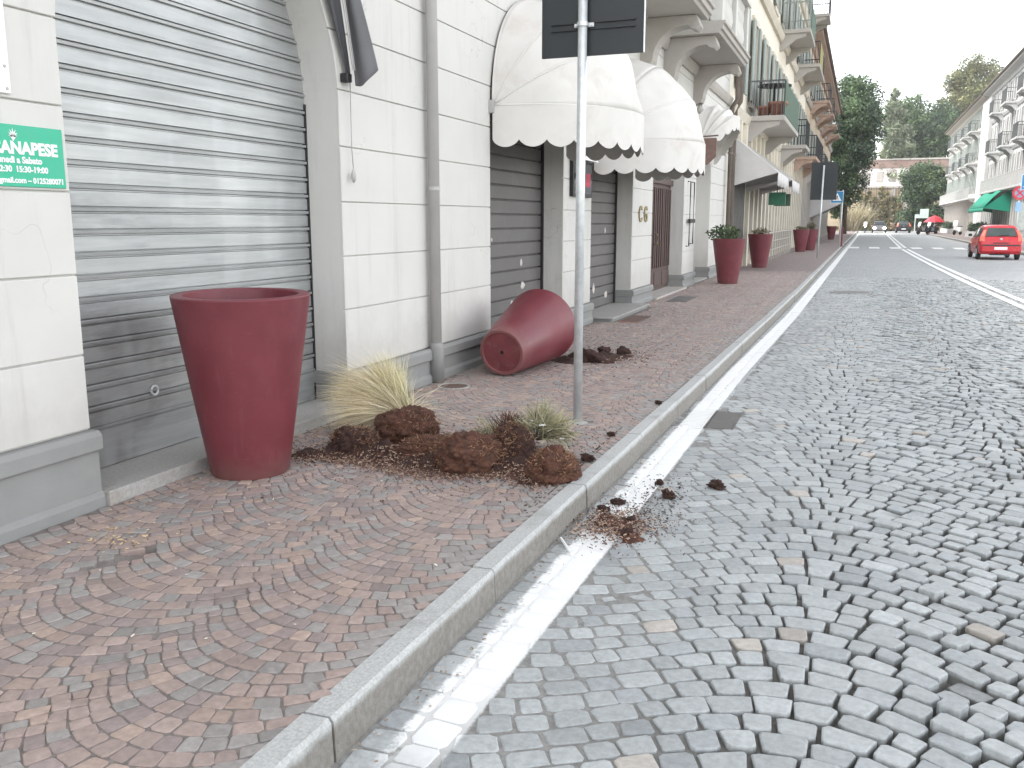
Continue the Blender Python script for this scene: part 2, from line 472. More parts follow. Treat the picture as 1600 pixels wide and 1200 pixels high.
class MB:
    def __init__(s):
        s.v, s.f, s.c = [], [], []

    def add(s, vs, fs, col=None):
        o = len(s.v)
        s.v += [tuple(p) for p in vs]
        s.f += [tuple(i + o for i in f) for f in fs]
        if col is not None:
            s.c += [col] * len(vs)
        return s

    def box(s, x0, x1, y0, y1, z0, z1):
        vs = [(x, y, z) for x in (x0, x1) for y in (y0, y1) for z in (z0, z1)]
        return s.add(vs, [(0, 1, 3, 2), (4, 6, 7, 5), (0, 4, 5, 1), (2, 3, 7, 6), (0, 2, 6, 4), (1, 5, 7, 3)])

    def prism(s, poly, axis, a, b):
        """poly: 2D points; axis 'x': points are (y,z); 'y': (x,z); 'z': (x,y)"""
        n = len(poly)
        mk = {'x': lambda p, t: (t, p[0], p[1]), 'y': lambda p, t: (p[0], t, p[1]), 'z': lambda p, t: (p[0], p[1], t)}[axis]
        vs = [mk(p, a) for p in poly] + [mk(p, b) for p in poly]
        fs = [tuple(range(n))[::-1], tuple(range(n, 2 * n))] + [(i, (i + 1) % n, n + (i + 1) % n, n + i) for i in range(n)]
        return s.add(vs, fs)

    def tube(s, pts, r, n=8, cap=True):
        pts = [Vector(p) for p in pts]
        rs = r if isinstance(r, (list, tuple)) else [r] * len(pts)
        vs = []
        for i, p in enumerate(pts):
            d = (pts[min(i + 1, len(pts) - 1)] - pts[max(i - 1, 0)]).normalized()
            a = d.cross(Vector((0, 0, 1)))
            if a.length < 1e-3:
                a = d.cross(Vector((0, 1, 0)))
            a.normalize()
            b = d.cross(a)
            vs += [p + rs[i] * (math.cos(2 * PI * k / n) * a + math.sin(2 * PI * k / n) * b) for k in range(n)]
        fs = [(i * n + k, i * n + (k + 1) % n, (i + 1) * n + (k + 1) % n, (i + 1) * n + k) for i in range(len(pts) - 1) for k in range(n)]
        if cap:
            fs += [tuple(range(n))[::-1], tuple(range((len(pts) - 1) * n, len(pts) * n))]
        return s.add(vs, fs)

    def lathe(s, prof, n=32, c=(0, 0, 0), mat=None):
        vs = [(c[0] + r * math.cos(2 * PI * k / n), c[1] + r * math.sin(2 * PI * k / n), c[2] + z) for r, z in prof for k in range(n)]
        fs = [(i * n + k, i * n + (k + 1) % n, (i + 1) * n + (k + 1) % n, (i + 1) * n + k) for i in range(len(prof) - 1) for k in range(n)]
        if prof[0][0] > 1e-4:
            fs.append(tuple(range(n))[::-1])
        if prof[-1][0] > 1e-4:
            fs.append(tuple(range((len(prof) - 1) * n, len(prof) * n)))
        return s.add(vs, fs)

    def grid(s, fn, nu, nv):
        vs = [fn(i / nu, j / nv) for i in range(nu + 1) for j in range(nv + 1)]
        fs = [(i * (nv + 1) + j, (i + 1) * (nv + 1) + j, (i + 1) * (nv + 1) + j + 1, i * (nv + 1) + j + 1) for i in range(nu) for j in range(nv)]
        return s.add(vs, fs)

    def xform(s, m):
        s.v = [tuple(m @ Vector(p)) for p in s.v]
        return s

    def mesh(s, name, mat, smooth=False):
        me = bpy.data.meshes.new(name)
        me.from_pydata(s.v, [], s.f)
        me.materials.append(mat)
        if s.c and len(s.c) == len(s.v):
            a = me.color_attributes.new('col', 'FLOAT_COLOR', 'POINT')
            a.data.foreach_set('color', np.array([(*c[:3], 1.0) for c in s.c], dtype=np.float32).ravel())
        if smooth:
            me.polygons.foreach_set('use_smooth', [True] * len(me.polygons))
        me.update()
        return me

    def build(s, name, mat, parent=None, smooth=False, bevel=0.0, segs=2, solid=0.0, fix=True, sharp=None):
        me = s.mesh(name, mat, smooth)
        if fix:
            bm = bmesh.new()
            bm.from_mesh(me)
            bmesh.ops.recalc_face_normals(bm, faces=bm.faces)
            bm.to_mesh(me)
            bm.free()
        if sharp is not None:
            me.polygons.foreach_set('use_smooth', [True] * len(me.polygons))
            me.set_sharp_from_angle(angle=math.radians(sharp))
        o = bpy.data.objects.new(name, me)
        COL.objects.link(o)
        attach(o, parent)
        if bevel:
            md = o.modifiers.new('bevel', 'BEVEL')
            md.width, md.segments, md.limit_method = bevel, segs, 'ANGLE'
        if solid:
            md = o.modifiers.new('thick', 'SOLIDIFY')
            md.thickness, md.offset = solid, 0
        return o


def attach(o, parent):
    if parent is None:
        ORIGIN[o.name] = Vector((0, 0, 0))
        return
    o.parent = parent
    o.location = -ORIGIN.get(parent.name, Vector((0, 0, 0)))
    ORIGIN[o.name] = Vector((0, 0, 0))


def tag(o, label=None, cat=None, group=None, kind=None):
    if label:
        o['label'] = label
    if cat:
        o['category'] = cat
    if group:
        o['group'] = group
    if kind:
        o['kind'] = kind
    return o


def thing(name, label, cat, loc=(0, 0, 0), group=None, kind=None):
    o = bpy.data.objects.new(name, None)
    o.empty_display_size = 0.1
    COL.objects.link(o)
    o.location = loc
    ORIGIN[o.name] = Vector(loc)
    return tag(o, label, cat, group, kind)


def copy_tree(o, parent=None):
    c = o.copy()
    COL.objects.link(c)
    if parent:
        c.parent = parent
    for ch in list(o.children):
        copy_tree(ch, c)
    return c


def text_mesh(s, size, mat, name, parent, m, align='RIGHT', bold=0.0, shear=0.0, extrude=0.001):
    cu = bpy.data.curves.new(name, 'FONT')
    cu.body = s
    cu.size = size
    cu.align_x = align
    cu.offset = bold
    cu.extrude = extrude
    cu.resolution_u = 3
    t = bpy.data.objects.new('tmp_text', cu)
    COL.objects.link(t)
    dg = bpy.context.evaluated_depsgraph_get()
    me = bpy.data.meshes.new_from_object(t.evaluated_get(dg))
    bpy.data.objects.remove(t)
    me.transform(m)
    me.materials.clear()
    me.materials.append(mat)
    o = bpy.data.objects.new(name, me)
    COL.objects.link(o)
    attach(o, parent)
    return o


def facing_x(x, y, z):
    """text plane standing on a wall that faces +x; reads along +y"""
    return Matrix(((0, 0, 1, x), (1, 0, 0, y), (0, 1, 0, z), (0, 0, 0, 1)))


def facing_minus_y(x, y, z):
    return Matrix(((1, 0, 0, x), (0, 0, -1, y), (0, 1, 0, z), (0, 0, 0, 1)))


S = 0.13            # pavement height above the road
WX = -3.42          # face of the near shop building

#@@GROUND
# ================================================================== GROUND
def sheet(name, pts, z, mat, kind='structure'):
    o = MB().add([(x, y, z) for x, y in pts], [tuple(range(len(pts)))]).build(name, mat, fix=False)
    return tag(o, kind=kind)


ground = sheet('ground', [(-400, -60), (400, -60), (400, 700), (-400, 700)], -0.14, EARTH)
YC = 26.0            # beyond this the single stones are too small to tell apart
XR = 6.75            # right kerb


def grid_sheet(name, xa, xb, y0, y1, nx, ny, hf, mat):
    g = MB().grid(lambda u, v: ((lambda y: (xa(y) + (xb(y) - xa(y)) * u, y, hf(xa(y) + (xb(y) - xa(y)) * u, y)))(y0 + (y1 - y0) * v)), nx, ny)
    o = g.build(name, mat, smooth=True, fix=False)
    return tag(o, kind='structure')


def sm(a, b, t):
    t = max(0, min(1, (t - a) / (b - a)))
    return t * t * (3 - 2 * t)


def road_fill(x, y):
    """height of the sand between the stones: brushed full beside the line, washed out on the right"""
    n = noise.noise((x * 0.9, y * 0.7, 3.1)) + 0.5 * noise.noise((x * 2.3, y * 2.3, 7.7))
    deep = sm(-0.75, 0.35, x + 0.25 * n - 0.03 * max(0, y - 4))
    return -0.0035 - 0.044 * deep + 0.0035 * n


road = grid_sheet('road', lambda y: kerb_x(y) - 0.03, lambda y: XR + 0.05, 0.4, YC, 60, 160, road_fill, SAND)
sheet('road', [(-1.40, -8), (XR + 0.05, -8), (XR + 0.05, 0.4), (-1.40, 0.4)], -0.012, FAR_ROAD)
far_pts = [(kerb_x(y) - 0.03, y) for y in (YC, 40, 60, 80, 100, 120, 142)]
sheet('road', far_pts[::-1] + [(XR + 0.05, YC), (XR + 0.05, 142)], -0.002, FAR_ROAD)
sheet('cross_road', [(-60, 138), (-60, 146), (60, 146), (60, 138)], -0.008, FAR_ROAD)


def walk_in(y):
    return kerb_x(y) - 0.095


HOLES = [(-2.75, 2.83), (-2.76, 2.76), (-2.77, 2.68), (-2.79, 2.60)]


def walk_bed(x, y):
    h = sum(math.exp(-((x - a) ** 2 + (y - b) ** 2) / 0.0016) for a, b in HOLES)
    return S - 0.0045 + 0.003 * noise.noise((x * 2, y * 2, 0)) - 0.040 * min(1.0, h)


pavement = tag(MB().grid(lambda u, v: ((lambda y: (-3.75 + (walk_in(y) + 0.02 + 3.75) * u, y, walk_bed(-3.75 + (walk_in(y) + 0.02 + 3.75) * u, y)))(0.4 + (YC - 0.4) * v * v)), 70, 330).build('pavement', WALK_SAND, smooth=True, fix=False), kind='structure')
sheet('pavement', [(-3.9, -8), (-1.42, -8), (-1.42, 0.4), (-3.9, 0.4)], S - 0.004, FAR_WALK)
fp = [(walk_in(y) + 0.02, y) for y in (YC, 40, 60, 80, 100, 120, 138)]
sheet('pavement', fp[::-1] + [(-3.9, YC), (-3.9, 138)][0:1] + [(-3.9, 138)], S - 0.002, FAR_WALK)
sheet('pavement', [(XR + 0.12, 8), (11.5, 8), (11.5, 138), (XR + 0.12, 138)], S - 0.002, FAR_WALK)

# kerb stones, one by one
kerb = thing('kerb', None, None, (-1.35, 2, 0), kind='structure')
y = -1.7
joints = []
while y < 60:
    joints.append(y)
    y += random.uniform(1.16, 1.32) if y < 30 else 2.4
for a, b in zip(joints[:-1], joints[1:]):
    ya, yb = a + 0.006, b - 0.006
    dx, dz = random.uniform(-0.004, 0.004), random.uniform(-0.004, 0.004)
    m = MB()
    vs = []
    nseg = 6 if b < 14 else 1
    for i in range(nseg + 1):
        yy = ya + (yb - ya) * i / nseg
        k = kerb_x(yy) + dx
        j = 0.006 * noise.noise((yy * 7, 1, 2)) if nseg > 1 else 0
        vs += [(k - 0.095, yy, -0.1), (k - 0.095, yy, S + 0.004 + dz), (k - 0.012, yy, S + 0.006 + dz + j), (k - 0.002 + j, yy, S - 0.008 + dz), (k + 0.006, yy, -0.1)]
    fs = [(i * 5 + q, i * 5 + q + 1, (i + 1) * 5 + q + 1, (i + 1) * 5 + q) for i in range(nseg) for q in range(4)]
    fs += [(0, 1, 2, 3, 4), tuple(nseg * 5 + q for q in (4, 3, 2, 1, 0))]
    m.add(vs, fs)
    m.build('kerb_stone', KERB, kerb, sharp=30)
m = MB()
for y0, y1 in ((8, 60), (60, 138)):
    m.box(XR - 0.02, XR + 0.12, y0, y1, -0.1, S + 0.004)
tag(m.build('kerb', KERB), kind='structure')
m = MB()
ks = [60, 80, 100, 120, 138]
for a, b in zip(ks[:-1], ks[1:]):
    m.add([(kerb_x(q) + d, q, z) for q in (a, b) for d, z in ((-0.1, -0.1), (-0.1, S + 0.004), (0, S + 0.004), (0.005, -0.1))], [(0, 1, 5, 4), (1, 2, 6, 5), (2, 3, 7, 6)])
tag(m.build('kerb', KERB), kind='structure')

# ------------------------------------------------------------------ paving stones
CUT_ROAD = [(-1.235, -0.79, 6.5, 7.16), (-0.55, 0.30, 20.0, 20.85)]       # drain, hatch
CUT_WALK = [(-3.30, -2.78, 12.0, 12.9), (-3.10, -2.74, 15.4, 16.6), (-3.24, -3.0, 6.62, 6.86), (-3.75, -3.33, 0, YC), (-1.83, -1.67, 5.72, 5.88), (-3.72, -3.05, 12.0, 14.3)]


def arc_stones(xa, xb, y0, y1, f, df, d, s, quads, lo=0.72, hi=1.3):
    """rows of setts laid along the curve y = f(x); every sett is square to its own row"""
    n_row = int((y1 - y0 + 1.2) / d)

    def U(x):
        q = -df(x) * d / (1 + df(x) ** 2)
        xx = min(xb, max(xa, x + q))
        return xx, f(xx) + d
    for r in range(n_row):
        yb = y0 - 0.6 + r * d
        x = xa
        cuts = [xa]
        while x < xb:
            x += s * random.uniform(lo, hi) / math.sqrt(1 + df(min(x, xb - 1e-3)) ** 2)
            cuts.append(min(x, xb))
        if len(cuts) > 2 and cuts[-1] - cuts[-2] < 0.45 * s:
            cuts.pop(-2)
        for c0, c1 in zip(cuts[:-1], cuts[1:]):
            u0, u1 = U(c0), U(c1)
            q = [(c0, f(c0) + yb), (c1, f(c1) + yb), (u1[0], u1[1] + yb), (u0[0], u0[1] + yb)]
            cy = sum(p[1] for p in q) / 4
            if u1[0] - u0[0] > 0.12 * s and y0 <= cy <= y1:
                quads.append(q)


def clip_ok(q, cuts, xlo, xhi):
    cx, cy = sum(p[0] for p in q) / 4, sum(p[1] for p in q) / 4
    if not (xlo(cy) < cx < xhi(cy)):
        return False
    return not any(a < cx < b and c < cy < d for a, b, c, d in cuts)


road_q = []
RW, RA, RC0 = 2.2, 0.24, -0.08
arc_stones(-1.1, XR, 1.2, YC, lambda x: RA * math.cos(2 * PI * (x - RC0) / RW), lambda x: -RA * 2 * PI / RW * math.sin(2 * PI * (x - RC0) / RW), 0.108, 0.118, road_q)
road_q = [q for q in road_q if clip_ok(q, CUT_ROAD, lambda y: kerb_x(y) + 0.262, lambda y: XR - 0.06)]
yy = [1.2, 1.2]
while min(yy) < YC:                                   # two straight courses along the kerb
    for c in (0, 1):
        L = random.uniform(0.10, 0.145)
        y0, y1 = yy[c], yy[c] + L
        k0, k1 = kerb_x(y0) + 0.012, kerb_x(y1) + 0.012
        q = [(k0 + 0.125 * c, y0), (k0 + 0.125 * (c + 1), y0), (k1 + 0.125 * (c + 1), y1), (k1 + 0.125 * c, y1)]
        if clip_ok(q, CUT_ROAD, lambda y: -9, lambda y: 9):
            road_q.append(q)
        yy[c] = y1
walk_q = []
for xa, xb in ((-3.46, -2.76), (-2.76, -2.06), (-2.06, -1.36), (-1.36, -0.66)):
    R_w, xm_ = 0.35 / math.sin(math.radians(58)), (xa + xb) / 2
    arc_stones(xa, xb, 0.9, YC, lambda x: -math.sqrt(R_w ** 2 - (x - xm_) ** 2), lambda x: (x - xm_) / math.sqrt(R_w ** 2 - (x - xm_) ** 2), 0.074, 0.072, walk_q, 0.8, 1.25)
for xb_ in (-2.76, -2.06, -1.36):                              # small wedge stones where two fans meet
    R_w, d_ = 0.35 / math.sin(math.radians(58)), 0.074
    ff = lambda x: -math.sqrt(R_w ** 2 - x ** 2)
    sl = 0.35 / math.sqrt(R_w ** 2 - 0.35 ** 2)
    qx = sl * d_ / (1 + sl ** 2)
    for r in range(int((YC + 1) / d_)):
        y0 = 0.9 - 0.6 + r * d_
        if 0.9 < y0 < YC:
            walk_q.append([(xb_, y0 + ff(0.35)), (xb_ + qx, y0 + d_ + ff(0.35 - qx)), (xb_, y0 + d_ + ff(0.35)), (xb_ - qx, y0 + d_ + ff(0.35 - qx))])
walk_q = [q for q in walk_q if clip_ok(q, CUT_WALK, lambda y: -3.40, lambda y: walk_in(y) - 0.004)]
# a few stones are missing
walk_q = [q for q in walk_q if not any((sum(p[0] for p in q) / 4 - hx) ** 2 + (sum(p[1] for p in q) / 4 - hy) ** 2 < 0.045 ** 2 for hx, hy in HOLES)]
road_q = [q for q in road_q if (sum(p[0] for p in q) / 4 - 0.15) ** 2 + (sum(p[1] for p in q) / 4 - 2.78) ** 2 > 0.05 ** 2]


def inset(q, j, jit):
    cx, cy = sum(p[0] for p in q) / 4, sum(p[1] for p in q) / 4
    out = []
    for px, py in q:
        dx, dy = px - cx, py - cy
        l = math.hypot(dx, dy)
        f = max(0.3, (l - j) / l)
        out.append((cx + dx * f + random.uniform(-jit, jit), cy + dy * f + random.uniform(-jit, jit)))
    return out


def stone_geom(q, ztop, near, tilt, depth, dome, lip):
    """a pillow-topped sett: centre, top ring, shoulder ring, foot ring"""
    cx, cy = sum(p[0] for p in q) / 4, sum(p[1] for p in q) / 4
    tx, ty = random.gauss(0, tilt), random.gauss(0, tilt)

    def Z(x, y, d):
        return ztop + (x - cx) * tx + (y - cy) * ty - d
    if near:
        ring = []
        for i in range(4):
            p, a, b = q[i], q[i - 1], q[(i + 1) % 4]
            c = random.uniform(0.07, 0.18)
            ring.append((p[0] + (a[0] - p[0]) * c, p[1] + (a[1] - p[1]) * c))
            c = random.uniform(0.07, 0.18)
            ring.append((p[0] + (b[0] - p[0]) * c, p[1] + (b[1] - p[1]) * c))
        jr = 0.022 * math.dist(q[0], q[2])
        ring = [(x + random.uniform(-jr, jr), y + random.uniform(-jr, jr)) for x, y in ring]
        n = 8
    else:
        ring, n = q, 4
    vs = [(cx, cy, Z(cx, cy, -dome))]
    for f, d in ((0.91, 0.0), (0.98, lip * 0.35), (1.0, lip), (0.985, depth)):
        for x, y in ring:
            X, Y = cx + (x - cx) * f, cy + (y - cy) * f
            vs.append((X, Y, Z(X, Y, d + (random.uniform(0, 0.0012) if d < 0.02 else 0))))
    fs = [(0, 1 + i, 1 + (i + 1) % n) for i in range(n)]
    for r in range(3):
        o = 1 + r * n
        fs += [(o + i, o + n + i, o + n + (i + 1) % n, o + (i + 1) % n) for i in range(n)]
    return vs, fs


def road_col(x, y):
    g = random.gauss(0.365, 0.030)
    t = random.random()
    if t < 0.022:
        c = (g * 1.12, g * 1.03, g * 0.93)
    elif t < 0.22:
        c = (g * 0.84, g * 0.89, g * 0.905)
    else:
        c = (g * 0.955, g * 1.0, g * 1.0)
    return c


def walk_col(x, y):
    g = random.gauss(0.242, 0.018)
    t = random.random()
    edge = sm(0.30, 0.06, kerb_x(y) - 0.09 - x)
    if t < 0.24 + 0.45 * edge:
        c = (g * 1.14, g * 1.05, g * 1.0)
    elif t < 0.42:
        c = (g * 1.10, g * 0.88, g * 0.84)
    elif t < 0.52:
        c = (g * 1.50, g * 1.14, g * 0.96)
    else:
        c = (g * 1.32, g * 1.02, g * 0.91)
    return c


def lay(quads, parent, one, rest, mat, z0, colf, jointf, hf, tilt, near_d, dome, lip):
    ranked = []
    for q in quads:
        cx, cy = sum(p[0] for p in q) / 4, sum(p[1] for p in q) / 4
        d = seen(cx, cy, z0)
        ranked.append((d if d else 1e6 + cy, cx, cy, q))
    ranked.sort(key=lambda t: t[0])
    big = MB()
    for i, (d, cx, cy, q) in enumerate(ranked):
        near = d < near_d
        far = d > 1e5 and cy > 8
        qq = inset(q, jointf(cx, cy), 0.004)
        vs, fs = stone_geom(qq, z0 + hf(cx, cy), near, tilt(cx, cy), 0.055, dome, lip)
        c = colf(cx, cy)
        if i < 300:
            MB().add(vs, fs, c).build(one, mat, parent, fix=False)
        else:
            big.add(vs, fs, c)
    tag(big.build(rest, mat, parent, fix=False), kind='stuff')


def road_deep(x, y):
    return sm(-0.7, 0.5, x - 0.03 * max(0, y - 4))


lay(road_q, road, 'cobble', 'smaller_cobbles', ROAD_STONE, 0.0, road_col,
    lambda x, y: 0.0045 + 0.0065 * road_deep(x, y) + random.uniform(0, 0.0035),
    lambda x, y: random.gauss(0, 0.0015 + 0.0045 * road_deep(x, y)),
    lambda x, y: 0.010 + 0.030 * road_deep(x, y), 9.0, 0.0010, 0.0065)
lay(walk_q, pavement, 'paving_stone', 'smaller_paving_stones', WALK_STONE, S, walk_col,
    lambda x, y: 0.0018 + random.uniform(0, 0.0022), lambda x, y: random.gauss(0, 0.001), lambda x, y: 0.009, 7.0, 0.0008, 0.005)

# ------------------------------------------------------------------ painted markings further along
CLINE = [(14, 3.02), (18, 2.84), (22, 2.70), (27, 2.57), (34, 2.42), (42, 2.30), (50, 2.22), (53.0, 2.20), (55, 2.2), (70, 2.33), (90, 2.53), (117, 2.78), (134, 2.95)]


def stripe(off, wd, pts, z):
    vs = []
    for i, (y, x) in enumerate(pts):
        vs += [(x + off - wd / 2, y, z), (x + off + wd / 2, y, z)]
    return vs, [(2 * i, 2 * i + 1, 2 * i + 3, 2 * i + 2) for i in range(len(pts) - 1)]


m = MB()
for off in (-0.13, 0.13):
    m.add(*stripe(off, 0.15, CLINE[:8], 0.010))
    m.add(*stripe(off, 0.16, CLINE[8:], 0.010))
tag(m.build('centre_line_marking', PAINT, fix=False), kind='structure')
m = MB()
x = -0.65
while x < 6.4:
    m.add([(x, 53.2, 0.012), (x + 0.55, 53.2, 0.012), (x + 0.55, 56.4, 0.012), (x, 56.4, 0.012)], [(0, 1, 2, 3)])
    x += 1.08
tag(m.build('zebra_crossing_marking', PAINT, fix=False), kind='structure')

#@@BUILD
# ================================================================== NEAR SHOP BUILDING
shop = tag(thing('shop_building', None, None, (-3.6, 11, S)), 'pale stuccoed shop building with arched shutters, grooved wall courses and grey plinth', 'building')
COURSES = [0.87, 1.25, 1.63, 2.01, 2.39, 2.77, 3.15, 3.53, 3.91, 4.29, 4.67, 5.05, 5.8, 6.6, 7.4, 8.2, 9.0]
# openings: y0, y1, springing height
OPEN = [(3.21, 5.56, 2.30), (8.29, 10.62, 2.55), (11.85, 14.20, 2.55), (15.66, 18.62, 2.45), (20.0, 22.0, 2.30)]
PIERS = [(-3.0, 3.21, 0.505), (5.56, 8.29, 0.42), (10.62, 11.85, 0.40), (14.20, 15.66, 0.40), (18.62, 20.0, 0.40), (22.0, 24.55, 0.40)]


def edge(op, z, left):
    """y of the pier edge beside an arched opening at height z"""
    ya, yb, zs = op
    yc, R = (ya + yb) / 2, (yb - ya) / 2
    if z <= zs:
        return ya if left else yb
    if z >= zs + R - 1e-6:
        return yc
    d = math.sqrt(max(0, R * R - (z - zs) ** 2))
    return yc - d if left else yc + d


def pier_poly(i, z0, z1, gap=0.0):
    lo = OPEN[i - 1] if i > 0 else None
    hi = OPEN[i] if i < len(OPEN) else None
    zs = [z0]
    z = z0
    cut = [o[2] for o in (lo, hi) if o] + [o[2] + (o[1] - o[0]) / 2 for o in (lo, hi) if o]
    stops = sorted(set([z1] + [c for c in cut if z0 < c < z1] + [z0 + (z1 - z0) * t for t in np.linspace(0, 1, max(2, int((z1 - z0) / 0.06)))[1:-1]]))
    zs += [s for s in stops if s > z0 + 1e-4]
    R = [((edge(hi, z, True) if hi else PIERS[i][1]) - (gap if hi and z > hi[2] + (hi[1] - hi[0]) / 2 - 0.01 else 0), z) for z in zs]
    L = [((edge(lo, z, False) if lo else PIERS[i][0]) + (gap if lo and z > lo[2] + (lo[1] - lo[0]) / 2 - 0.01 else 0), z) for z in zs]
    return R + L[::-1]


for i, (pa, pb, pt) in enumerate(PIERS):
    core = MB().prism(pier_poly(i, S - 0.05, 9.4), 'x', -4.1, WX - 0.016)
    core.build('wall', STUCCO, shop, fix=True)
    zz = [pt + 0.004] + [c for c in COURSES if c > pt + 0.1]
    for z0, z1 in zip(zz[:-1], zz[1:]):
        MB().prism(pier_poly(i, z0 + 0.004, z1 - 0.004, 0.002), 'x', WX - 0.018, WX).build('wall_block', STUCCO, shop, bevel=0.004, segs=1)
    a, b = pa - 0.012, pb + 0.012
    MB().box(-3.72, WX + 0.030, a, b, S - 0.02, pt - 0.10).build('plinth_panel', PLINTH, shop, bevel=0.004, segs=1)
    MB().prism([(-3.715, pt - 0.0985), (WX + 0.050, pt - 0.0985), (WX + 0.056, pt - 0.088), (WX + 0.056, pt - 0.022), (WX + 0.036, pt), (-3.715, pt)], 'y', a - 0.006, b + 0.006).build('plinth_band', PLINTH, shop, bevel=0.004, segs=1)
    MB().prism([(-3.70, S - 0.03), (WX + 0.052, S - 0.03), (WX + 0.052, S + 0.05), (WX + 0.031, S + 0.075), (-3.70, S + 0.075)], 'y', a - 0.003, b + 0.003).build('plinth_foot', PLINTH, shop, bevel=0.005, segs=1)
MB().box(-12, -4.102, -3.0, 24.55, 0, 9.4).build('back_wall', STUCCO, shop)
MB().prism([(-12.4, 9.42), (WX + 0.6, 9.42), (WX + 0.62, 9.6), (-7.6, 11.2), (-12.4, 9.6)], 'y', -3.2, 24.55).build('roof', ROOFTILE, shop)


def galv_shutter(op, x, zb, pitch):
    sh = MB().box(x - 0.06, x - 0.03, op[0] - 0.04, op[1] + 0.04, zb, op[2] + (op[1] - op[0]) / 2 + 0.05).build('roller_shutter', GALV, shop)
    z, n = zb, 0
    prof = [(0, 0.0), (0.001, 0.074), (-0.010, 0.078), (-0.010, 0.084), (0.010, 0.088), (0.012, 0.102), (0.006, 0.1065), (-0.022, 0.107), (-0.022, 0.1145)]
    first = True
    while z < op[2] + (op[1] - op[0]) / 2 - 0.05:
        pr = [(0, 0.0), (0, 0.20), (-0.006, 0.206), (-0.006, 0.212), (0.012, 0.218), (0.012, 0.226), (-0.012, 0.2285)] if first else [(a, b * pitch / 0.1145) for a, b in prof]
        h = 0.229 if first else pitch
        poly = [(x + a, z + b) for a, b in pr]
        m = MB()
        m.add([(px, yy, pz) for yy in (op[0] - 0.03, op[1] + 0.03) for px, pz in poly], [(q, q + 1, len(poly) + q + 1, len(poly) + q) for q in range(len(poly) - 1)])
        m.build('slat', GALV, sh, fix=False)
        z += h
        first = False
    for s, yy in ((1, op[0]), (-1, op[1])):
        MB().box(x - 0.03, x + 0.014, min(yy, yy + s * 0.012), max(yy, yy + s * 0.012), S, op[2]).build('guide_rail_or_gap', BLACKMETAL, sh)  # thin black box stands in for the shaded gap here, not a rail
    return sh


def flat_shutter(op, x, zb, pitch, stickers):
    top = op[2] + (op[1] - op[0]) / 2
    sh = MB().box(x - 0.06, x - 0.03, op[0] - 0.04, op[1] + 0.04, zb, top + 0.05).build('roller_shutter', GREY_SHUT, shop)
    z = zb
    me = None
    while z < top:
        poly = [(x - 0.028, z + 0.004), (x - 0.006, z + 0.004), (x, z + 0.012), (x + 0.001, z + pitch - 0.016), (x - 0.006, z + pitch - 0.009), (x - 0.028, z + pitch - 0.009)]
        if me is None:
            o = MB().prism(poly, 'y', op[0] - 0.03, op[1] + 0.03).build('slat', GREY_SHUT, sh)
            me, zo = o.data, z
        else:
            o = bpy.data.objects.new('slat', me)
            COL.objects.link(o)
            attach(o, sh)
            o.location.z += z - zo
        z += pitch
    for s, yy in ((1, op[0]), (-1, op[1])):
        MB().box(x - 0.03, x + 0.03, min(yy, yy + s * 0.035), max(yy, yy + s * 0.035), S, op[2]).build('guide_rail_or_gap', BLACKMETAL, sh)
    for (yy, zz, w_, h_) in stickers:
        n = 9
        pts = [(yy + w_ / 2 * math.cos(2 * PI * k / n) * random.uniform(0.6, 1.15), zz + h_ / 2 * math.sin(2 * PI * k / n) * random.uniform(0.6, 1.15)) for k in range(n)]
        MB().prism(pts, 'x', x + 0.0015, x + 0.003).build('sticker_remains', PAPER, sh)
    return sh


sh1 = galv_shutter(OPEN[0], -3.70, 0.205, 0.1142)
m = MB()
ring = [(-3.684, 3.93 + 0.026 * math.cos(t), 0.555 + 0.026 * math.sin(t)) for t in np.linspace(0, 2 * PI, 17)]
m.tube(ring, 0.007, 6).build('lock_ring', GALV_POLE, sh1, smooth=True)
MB().box(-3.70, -3.662, 4.36, 4.40, 0.215, 0.25).build('padlock', BLACKMETAL, sh1, bevel=0.005)
MB().box(-3.71, -3.66, 4.28, 4.44, 0.19, 0.203).build('lock_hasp', GALV_POLE, sh1)
flat_shutter(OPEN[1], -3.70, 0.16, 0.157, [(8.9, 1.02, 0.16, 0.11), (9.9, 1.02, 0.09, 0.1), (9.95, 0.75, 0.16, 0.1), (9.6, 0.57, 0.07, 0.08), (8.6, 0.43, 0.09, 0.08), (8.9, 0.24, 0.14, 0.07), (9.0, 1.3, 0.05, 0.05)])
flat_shutter(OPEN[2], -3.70, 0.20, 0.157, [(13.0, 0.5, 0.13, 0.16), (12.5, 0.7, 0.08, 0.1), (13.7, 0.36, 0.2, 0.12), (13.6, 1.35, 0.09, 0.1), (12.6, 1.5, 0.1, 0.14), (12.1, 0.3, 0.1, 0.14)])
MB().box(-3.72, -3.345, 3.222, 5.548, S - 0.03, 0.200).build('sill_stone', GRANITE, shop, bevel=0.006)
MB().box(-3.72, -3.40, 8.302, 10.608, S - 0.03, 0.155).build('sill_stone', GRANITE, shop, bevel=0.006)
MB().box(-3.72, -3.13, 11.93, 14.17, S - 0.03, 0.17).build('sill_stone', PLINTH, shop, bevel=0.004)
MB().box(-3.72, -3.10, 11.90, 14.20, 0.172, 0.195).build('sill_slab', GRANITE, shop, bevel=0.004)
MB().box(-3.78, -3.30, 15.68, 18.6, S - 0.03, 0.165).build('sill_stone', STONETRIM, shop, bevel=0.006)
MB().box(-3.78, -3.42, 20.02, 21.98, S - 0.03, 0.16).build('sill_stone', GRANITE, shop, bevel=0.006)
